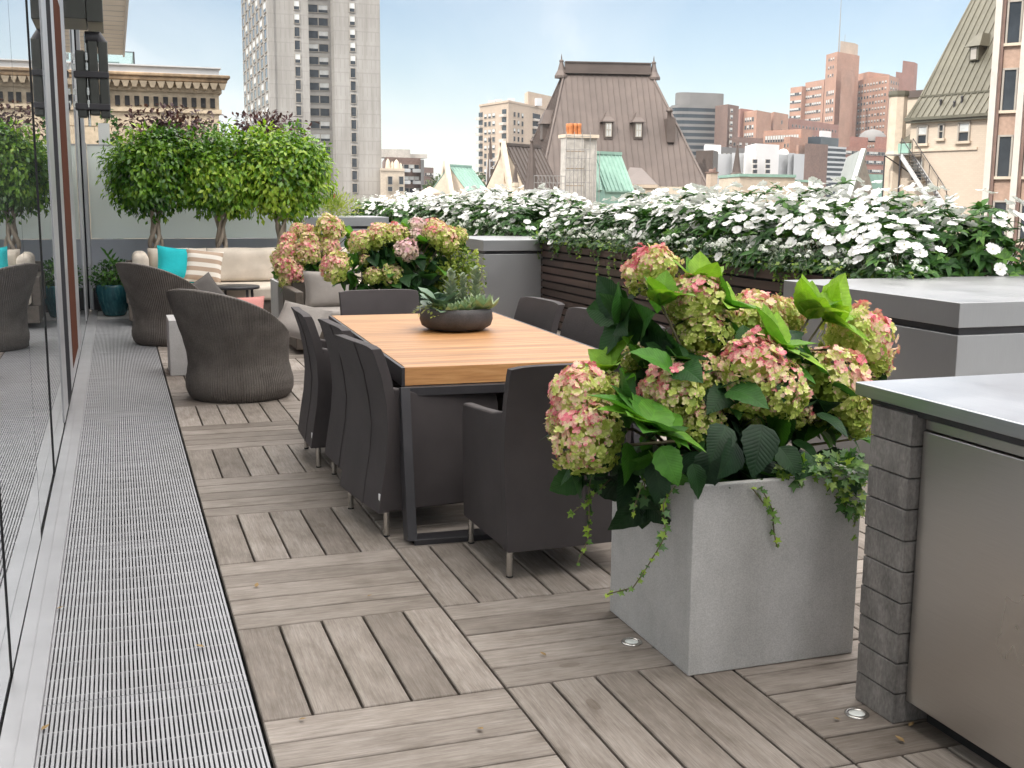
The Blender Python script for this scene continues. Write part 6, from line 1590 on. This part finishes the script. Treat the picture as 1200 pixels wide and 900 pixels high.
def framed_window(b, c0, U, N, w, h, name='window', sash=True, dark=False, depth=.1):
    """a window whose top left corner is c0: reveal frame with pane and sill as its own pieces"""
    def W(x, y, z_): return c0+U*x+N*y+V((0, 0, -z_))
    f = MB(); t_ = .09
    f.bar(W(0, .03, -.0), W(0, .03, h), t_, .12, N); f.bar(W(w, .03, 0), W(w, .03, h), t_, .12, N); f.bar(W(-t_/2, .03, 0), W(w+t_/2, .03, 0), .12, t_, V((0, 0, 1)))
    if sash: f.bar(W(0, .035, h*.5), W(w, .035, h*.5), .1, .06, V((0, 0, 1)))
    fo = b.part(f, name, M['wframe'])
    g_ = MB(); g_.hexa([W(.02, -.02, h), W(w-.02, -.02, h), W(w-.02, .012, h), W(.02, .012, h)], [W(.02, -.02, .02), W(w-.02, -.02, .02), W(w-.02, .012, .02), W(.02, .012, .02)]); 
    for i, q in enumerate(g_.v): g_.v[i] = tuple(V(q)-b.o)
    g_.build('pane', M['pane'], fo)
    if not dark:
        g_ = MB(); g_.hexa([W(.05, .013, h*.48), W(w-.05, .013, h*.48), W(w-.05, .025, h*.48), W(.05, .025, h*.48)], [W(.05, .013, .04), W(w-.05, .013, .04), W(w-.05, .025, .04), W(.05, .025, .04)])
        for i, q in enumerate(g_.v): g_.v[i] = tuple(V(q)-b.o)
        g_.build('blind', M['blind'], fo)
    g_ = MB(); g_.bar(W(-.14, .06, h+.07), W(w+.14, .06, h+.07), .22, .14, V((0, 0, 1)))
    for i, q in enumerate(g_.v): g_.v[i] = tuple(V(q)-b.o)
    g_.build('sill', M['limestone'], fo)
for x0, x1, y0_, y1_ in ((1076.5, 1086.5, 148, 168), (1101.5, 1106, 146, 162), (1124.5, 1136, 144, 165), (1070, 1081, 187, 211)):
    p_, q_ = wall_pt(x0, y0_), wall_pt(x1, y1_); framed_window(b, p_, Uc, Nc, (q_-p_).dot(Uc), (p_.z-q_.z), dark=(x0 == 1101.5))
m = MB(); a_, c_ = wall_pt(1068, 176.5), wall_pt(1146, 172); m.bar(V((a_.x, a_.y, a_.z))+Nc*.03, V((c_.x, c_.y, a_.z))+Nc*.03, .12, .16); b.part(m, 'string_course', M['limestone'])
# left wing of the house and its lean-to roof
m = MB(); lw = A-Uc*2.6+bk*.25; R_ = [lw, A-Uc*.01+bk*.25, A+bk*.9, lw+bk*.65]; zt = at(1072, 118, 60).z; m.hexa([V((q.x, q.y, GZ)) for q in R_], [V((q.x, q.y, zt)) for q in R_]); b.part(m, 'wing_wall', M['creamwall'])
m = MB(); m.hexa([V((q.x, q.y, zt+.002))+V((-.1, -.1, 0)) for q in R_], [V((q.x, q.y, zt+.4))+V((-.1, -.1, 0)) for q in R_]); b.part(m, 'wing_coping', M['roofbrown'])
m = MB(); q0 = wall_pt(1056, 167)+Nc*.2; q1 = wall_pt(1068.5, 167)+Nc*.2; q2 = wall_pt(1068.5, 145); m.add([q0, q1, q2+V((0, 0, .1))-Nc*1.2, q0-Nc*2, q1-Nc*2], [(0, 1, 2), (0, 2, 3), (1, 4, 2), (3, 2, 4)]); b.part(m, 'lean_to_roof', M['roofgreen'])
m = MB(); q0 = wall_pt(1054, 180); q1 = wall_pt(1068.5, 168)
m.hexa([q0+Nc*.25, V((q1.x, q1.y, q0.z))+Nc*.25, V((q1.x, q1.y, q0.z))-Nc*1.5, q0-Nc*1.5], [V((q0.x, q0.y, q1.z))+Nc*.25, q1+Nc*.25, q1-Nc*1.5, V((q0.x, q0.y, q1.z))-Nc*1.5]); b.part(m, 'bay_box', M['verdigris'])
m = MB(); m.hexa([V((q0.x, q0.y, GZ))+Nc*.02, V((q1.x, q1.y, GZ))+Nc*.02, V((q1.x, q1.y, GZ))-Nc*1.4, V((q0.x, q0.y, GZ))-Nc*1.4], [q0+Nc*.02-V((0, 0, .01)), V((q1.x, q1.y, q0.z-.01))+Nc*.02, V((q1.x, q1.y, q0.z-.01))-Nc*1.4, q0-Nc*1.4-V((0, 0, .01))]); b.part(m, 'side_wall', M['creamwall'])
# roof dormer and small pipes
dn = (E[1]-E[0]).cross(Rg0-E[0]).normalized()
def rpt(px, py):
    d = at(px, py, 56)-EYE; return EYE+d*((K1[0]-EYE).dot(dn)/d.dot(dn))
p_ = rpt(1144, 71)
def Wq(x, y, z_): return p_+Uc*x-Nc*y+V((0, 0, z_))
m = MB(); m.hexa([Wq(-.3, -.25, 0), Wq(.3, -.25, 0), Wq(.3, 1.6, 0), Wq(-.3, 1.6, 0)], [Wq(-.3, -.25, .75), Wq(.3, -.25, .75), Wq(.3, 1.6, .75), Wq(-.3, 1.6, .75)]); b.part(m, 'dormer', M['roofgreen'])
m = MB(); m.hexa([Wq(-.5, -.45, .75), Wq(.5, -.45, .75), Wq(.5, 1.8, .75), Wq(-.5, 1.8, .75)], [Wq(-.15, .2, 1.5), Wq(.15, .2, 1.5), Wq(.15, 1.8, 1.5), Wq(-.15, 1.8, 1.5)]); b.part(m, 'dormer_roof', M['roofgreen'])
m = MB(); m.hexa([Wq(-.18, -.28, .06), Wq(.18, -.28, .06), Wq(.18, -.251, .06), Wq(-.18, -.251, .06)], [Wq(-.18, -.28, .68), Wq(.18, -.28, .68), Wq(.18, -.251, .68), Wq(-.18, -.251, .68)]); b.part(m, 'dormer_louvre', M['greystone'])
for px, py in ((1102, 126), (1127, 122), (1118, 128)):
    q = rpt(px, py); m = MB(); m.tube([q-V((0, 0, .2)), q+V((0, 0, .38))], .06, 8); m.lathe([(.09, .36), (.09, .42), (0, .48)], tuple(q), 8); b.part(m, 'vent_pipe', M['darkmetal'])
b.finish()
# turret
p0 = at(1053.5, 107, 57); r_ = 10.5/CF*(p0-EYE).dot(fwd); t = thing('stone_turret', 'slim octagonal stone turret at the left of the cream house', 'turret', (p0.x, p0.y, GZ)); h_ = p0.z-GZ
m = MB(); m.lathe([(r_*1.12, 0), (r_*1.1, h_-3.6), (r_, h_-3.4), (r_*.98, h_-.32)], n=8, smooth=False); m.build('shaft', M['limestone'], t)
m = MB(); m.lathe([(r_*1.06, h_-.318), (r_*1.12, h_-.2), (r_*1.1, h_), (0, h_)], n=8, smooth=False); m.build('cap', M['roofgreen'], t)
m = MB()
for z_ in (h_-3.5,): m.box(-.05, .05, -r_*1.09, -r_*.9, z_-1., z_-.2)
m.build('slit_window', M['stained'], t)
# fire escape
q0 = wall_pt(1064, 182); t = thing('fire_escape', 'zigzag steel fire escape stair on the wall of the cream house', 'fire escape', (q0.x, q0.y, GZ)); o_ = V((q0.x, q0.y, GZ))
f0 = wall_pt(1055, 183)+Nc*1.3; f1 = wall_pt(1082, 181.5)+Nc*1.3
m = MB(); 
m.hexa([p-o_ for p in (f0, V((f1.x, f1.y, f0.z)), V((f1.x, f1.y, f0.z))-Nc*1.2, f0-Nc*1.2)], [p-o_+V((0, 0, .07)) for p in (f0, V((f1.x, f1.y, f0.z)), V((f1.x, f1.y, f0.z))-Nc*1.2, f0-Nc*1.2)]); m.build('landing', M['scaffold'], t)
m = MB(); s0 = V((f1.x, f1.y, f0.z))-Uc*.5; s1 = wall_pt(1113, 243)+Nc*1.3; wdt = Nc*-.95
for k_ in (V((0, 0, 0)), wdt): m.bar(s0+k_-o_, s1+k_-o_, .06, .24)
m.build('stringer', M['lightgrey'], t)
m = MB()
for i in range(1, 16): p_ = s0.lerp(s1, i/16)-o_; m.hexa([p_-Uc*.12, p_+Uc*.12, p_+Uc*.12+wdt, p_-Uc*.12+wdt], [q+V((0, 0, .03)) for q in (p_-Uc*.12, p_+Uc*.12, p_+Uc*.12+wdt, p_-Uc*.12+wdt)])
m.build('tread', M['scaffold'], t)
m = MB(); up_ = V((0, 0, .95))
for k_ in (V((0, 0, 0)), wdt):
    m.tube([s0+k_+up_-o_, s1+k_+up_-o_], .025, 6)
    for i in range(5): p_ = s0.lerp(s1, i/4)+k_-o_; m.tube([p_, p_+up_], .02, 6)
m.tube([f0-o_, V((f0.x, f0.y, GZ))-o_], .04, 6); m.tube([s0-o_, V((s0.x, s0.y, GZ))-o_], .05, 6); m.bar(f0-o_, wall_pt(1070, 205)-o_, .06, .06)
m.build('handrail', M['darkmetal'], t)

# --- pilastered office front at the far right
b = Bld('pilastered_building', 'office building with pale stone pilasters and tall dark windows at the right edge', 1150, 48)
A0, B0 = at(1151.5, 230, 48), at(1290, 230, 43.6); A, B_ = V((A0.x, A0.y, 0)), V((B0.x, B0.y, 0)); U = (B_-A).normalized(); N = V((U.y, -U.x, 0)); L = (B_-A).length; zt = 16
m = MB(); bk = -N*12; R_ = [A-N*.25, B_-N*.25, B_+bk, A+bk]; m.hexa([V((q.x, q.y, GZ)) for q in R_], [V((q.x, q.y, zt)) for q in R_]); b.part(m, 'wall', M['granite'])
def fp(px, py):
    d = at(px, py, 48)-EYE; return EYE+d*((A-EYE).dot(N)/d.dot(N))
# bay measured on the photograph: pilaster, jamb, window, pilaster
pu = [(fp(x, 240)-A).dot(U) for x in (1151, 1159.5, 1177.5, 1186, 1190.5)]
per = pu[3]-pu[0]+.0; pit = (fp(1183, 240)-A).dot(U)-pu[0]
nb = int(L/pit)+1
hwin = fp(1168, 236).z-fp(1168, 283).z; z1 = fp(1168, 236).z; pz = fp(1173, 159).z-fp(1168, 236).z
for i in range(nb+1):
    m = MB(); q = A+U*(i*pit); w_ = (pu[1]-pu[0])*.86
    m.hexa([V((p.x, p.y, GZ)) for p in (q+N*.12, q+U*w_+N*.12, q+U*w_-N*.24, q-N*.24)], [V((p.x, p.y, zt+.3)) for p in (q+N*.12, q+U*w_+N*.12, q+U*w_-N*.24, q-N*.24)]); b.part(m, 'pilaster', M['pilaster'])
    m = MB(); q2 = q+U*(w_+.01)
    m.hexa([V((p.x, p.y, GZ)) for p in (q2-N*.05, q2+U*.14-N*.05, q2+U*.14-N*.24, q2-N*.24)], [V((p.x, p.y, zt)) for p in (q2-N*.05, q2+U*.14-N*.05, q2+U*.14-N*.24, q2-N*.24)]); b.part(m, 'jamb', M['brick3'])
    if i < nb:
        wv = pit-w_-.36
        for r in range(-2, 5): framed_window(b, V((q2.x, q2.y, z1+r*pz))+U*.22-N*.24, U, N, wv, hwin, dark=True, sash=False)
m = MB()
for r in range(-2, 6):
    for dz in (.35, 1.35): pass
b.finish()

# thin city haze: one closed box of even, pale air round everything
k = NT('pale_haze'); k.t.nodes.remove(k.b); pv = k.n('ShaderNodeVolumePrincipled'); pv.inputs['Color'].default_value = (.93, .96, 1., 1); pv.inputs['Density'].default_value = HAZE; pv.inputs['Anisotropy'].default_value = .2
k.l(pv.outputs[0], k.o.inputs['Volume'])
m = MB(); m.box(-2600, 5100, -2600, 4100, GZ-40, 150); tag(m.build('haze', k.m), None, None, None, 'stuff')

# ================================================================ SKY AND LIGHT
SUN_EL, SUN_AZ = math.radians(43), math.atan2(-.86, -.50)     # compass-style azimuth of the sun, from +Y towards +X
w = bpy.data.worlds.new('World'); scn.world = w; w.use_nodes = True
nt = w.node_tree; bg = nt.nodes['Background']
sk = nt.nodes.new('ShaderNodeTexSky'); sk.sky_type = 'NISHITA'; sk.sun_disc = False; sk.sun_elevation = SUN_EL; sk.sun_rotation = SUN_AZ
sk.air_density = 1.0; sk.dust_density = .45; sk.ozone_density = 1.0; sk.altitude = 50
tc = nt.nodes.new('ShaderNodeTexCoord'); mp_ = nt.nodes.new('ShaderNodeMapping'); nt.links.new(tc.outputs['Generated'], mp_.inputs[0]); mp_.inputs['Scale'].default_value = (1.0, 1.0, 2.6); mp_.inputs['Location'].default_value = (.6, .2, 0)
nz = nt.nodes.new('ShaderNodeTexNoise'); nt.links.new(mp_.outputs[0], nz.inputs['Vector']); nz.inputs['Scale'].default_value = 2.3; nz.inputs['Detail'].default_value = 8; nz.inputs['Roughness'].default_value = .55; nz.inputs['Distortion'].default_value = .6
cr = nt.nodes.new('ShaderNodeValToRGB'); ramp(cr, [(.42, (.05,)*3), (.57, (.24,)*3), (.72, (.85,)*3)]); nt.links.new(nz.outputs['Fac'], cr.inputs[0])
mx = nt.nodes.new('ShaderNodeMix'); mx.data_type = 'RGBA'; nt.links.new(cr.outputs[0], mx.inputs['Factor']); nt.links.new(sk.outputs[0], mx.inputs['A']); mx.inputs['B'].default_value = (8.2, 8.6, 8.9, 1)
# unseen bright cloud cover added overhead to fill the shaded terrace with light
sx = nt.nodes.new('ShaderNodeSeparateXYZ'); nt.links.new(tc.outputs['Generated'], sx.inputs[0])
mr = nt.nodes.new('ShaderNodeMapRange'); mr.interpolation_type = 'SMOOTHSTEP'; nt.links.new(sx.outputs[2], mr.inputs[0]); mr.inputs[1].default_value = .25; mr.inputs[2].default_value = .62; mr.inputs[3].default_value = 0; mr.inputs[4].default_value = 1
n2 = nt.nodes.new('ShaderNodeTexNoise'); nt.links.new(tc.outputs['Generated'], n2.inputs['Vector']); n2.inputs['Scale'].default_value = 2.1; n2.inputs['Detail'].default_value = 6
c2 = nt.nodes.new('ShaderNodeValToRGB'); ramp(c2, [(.32, (.25,)*3), (.52, (1,)*3)]); nt.links.new(n2.outputs['Fac'], c2.inputs[0])
mm = nt.nodes.new('ShaderNodeMath'); mm.operation = 'MULTIPLY'; nt.links.new(mr.outputs[0], mm.inputs[0]); nt.links.new(c2.outputs[0], mm.inputs[1])
m3 = nt.nodes.new('ShaderNodeMix'); m3.data_type = 'RGBA'; nt.links.new(mm.outputs[0], m3.inputs['Factor']); nt.links.new(mx.outputs['Result'], m3.inputs['A']); m3.inputs['B'].default_value = (37, 35.4, 33.6, 1)
nt.links.new(m3.outputs['Result'], bg.inputs['Color']); bg.inputs['Strength'].default_value = .075
sl = bpy.data.lights.new('sun', 'SUN'); sl.energy = 2.2; sl.angle = math.radians(.5); sl.color = (1., .95, .87)
so = bpy.data.objects.new('sun', sl); COL.objects.link(so)
sd = V((math.sin(SUN_AZ)*math.cos(SUN_EL), math.cos(SUN_AZ)*math.cos(SUN_EL), math.sin(SUN_EL)))
so.rotation_mode = 'QUATERNION'; so.rotation_quaternion = (-sd).to_track_quat('-Z', 'Y'); so.location = (-20, -20, 40)
scn.view_settings.view_transform = 'Standard'; scn.view_settings.look = 'None'; scn.view_settings.gamma = 1; scn.view_settings.use_curve_mapping = False
scn.view_settings.exposure = .75
scn.render.engine = 'CYCLES'
scn.cycles.max_bounces = 8; scn.cycles.diffuse_bounces = 4; scn.cycles.glossy_bounces = 4; scn.cycles.transmission_bounces = 4
scn.cycles.use_adaptive_sampling = True; scn.cycles.adaptive_threshold = .015
scn.cycles.use_denoising = True
scn.render.resolution_x, scn.render.resolution_y = 1024, 768
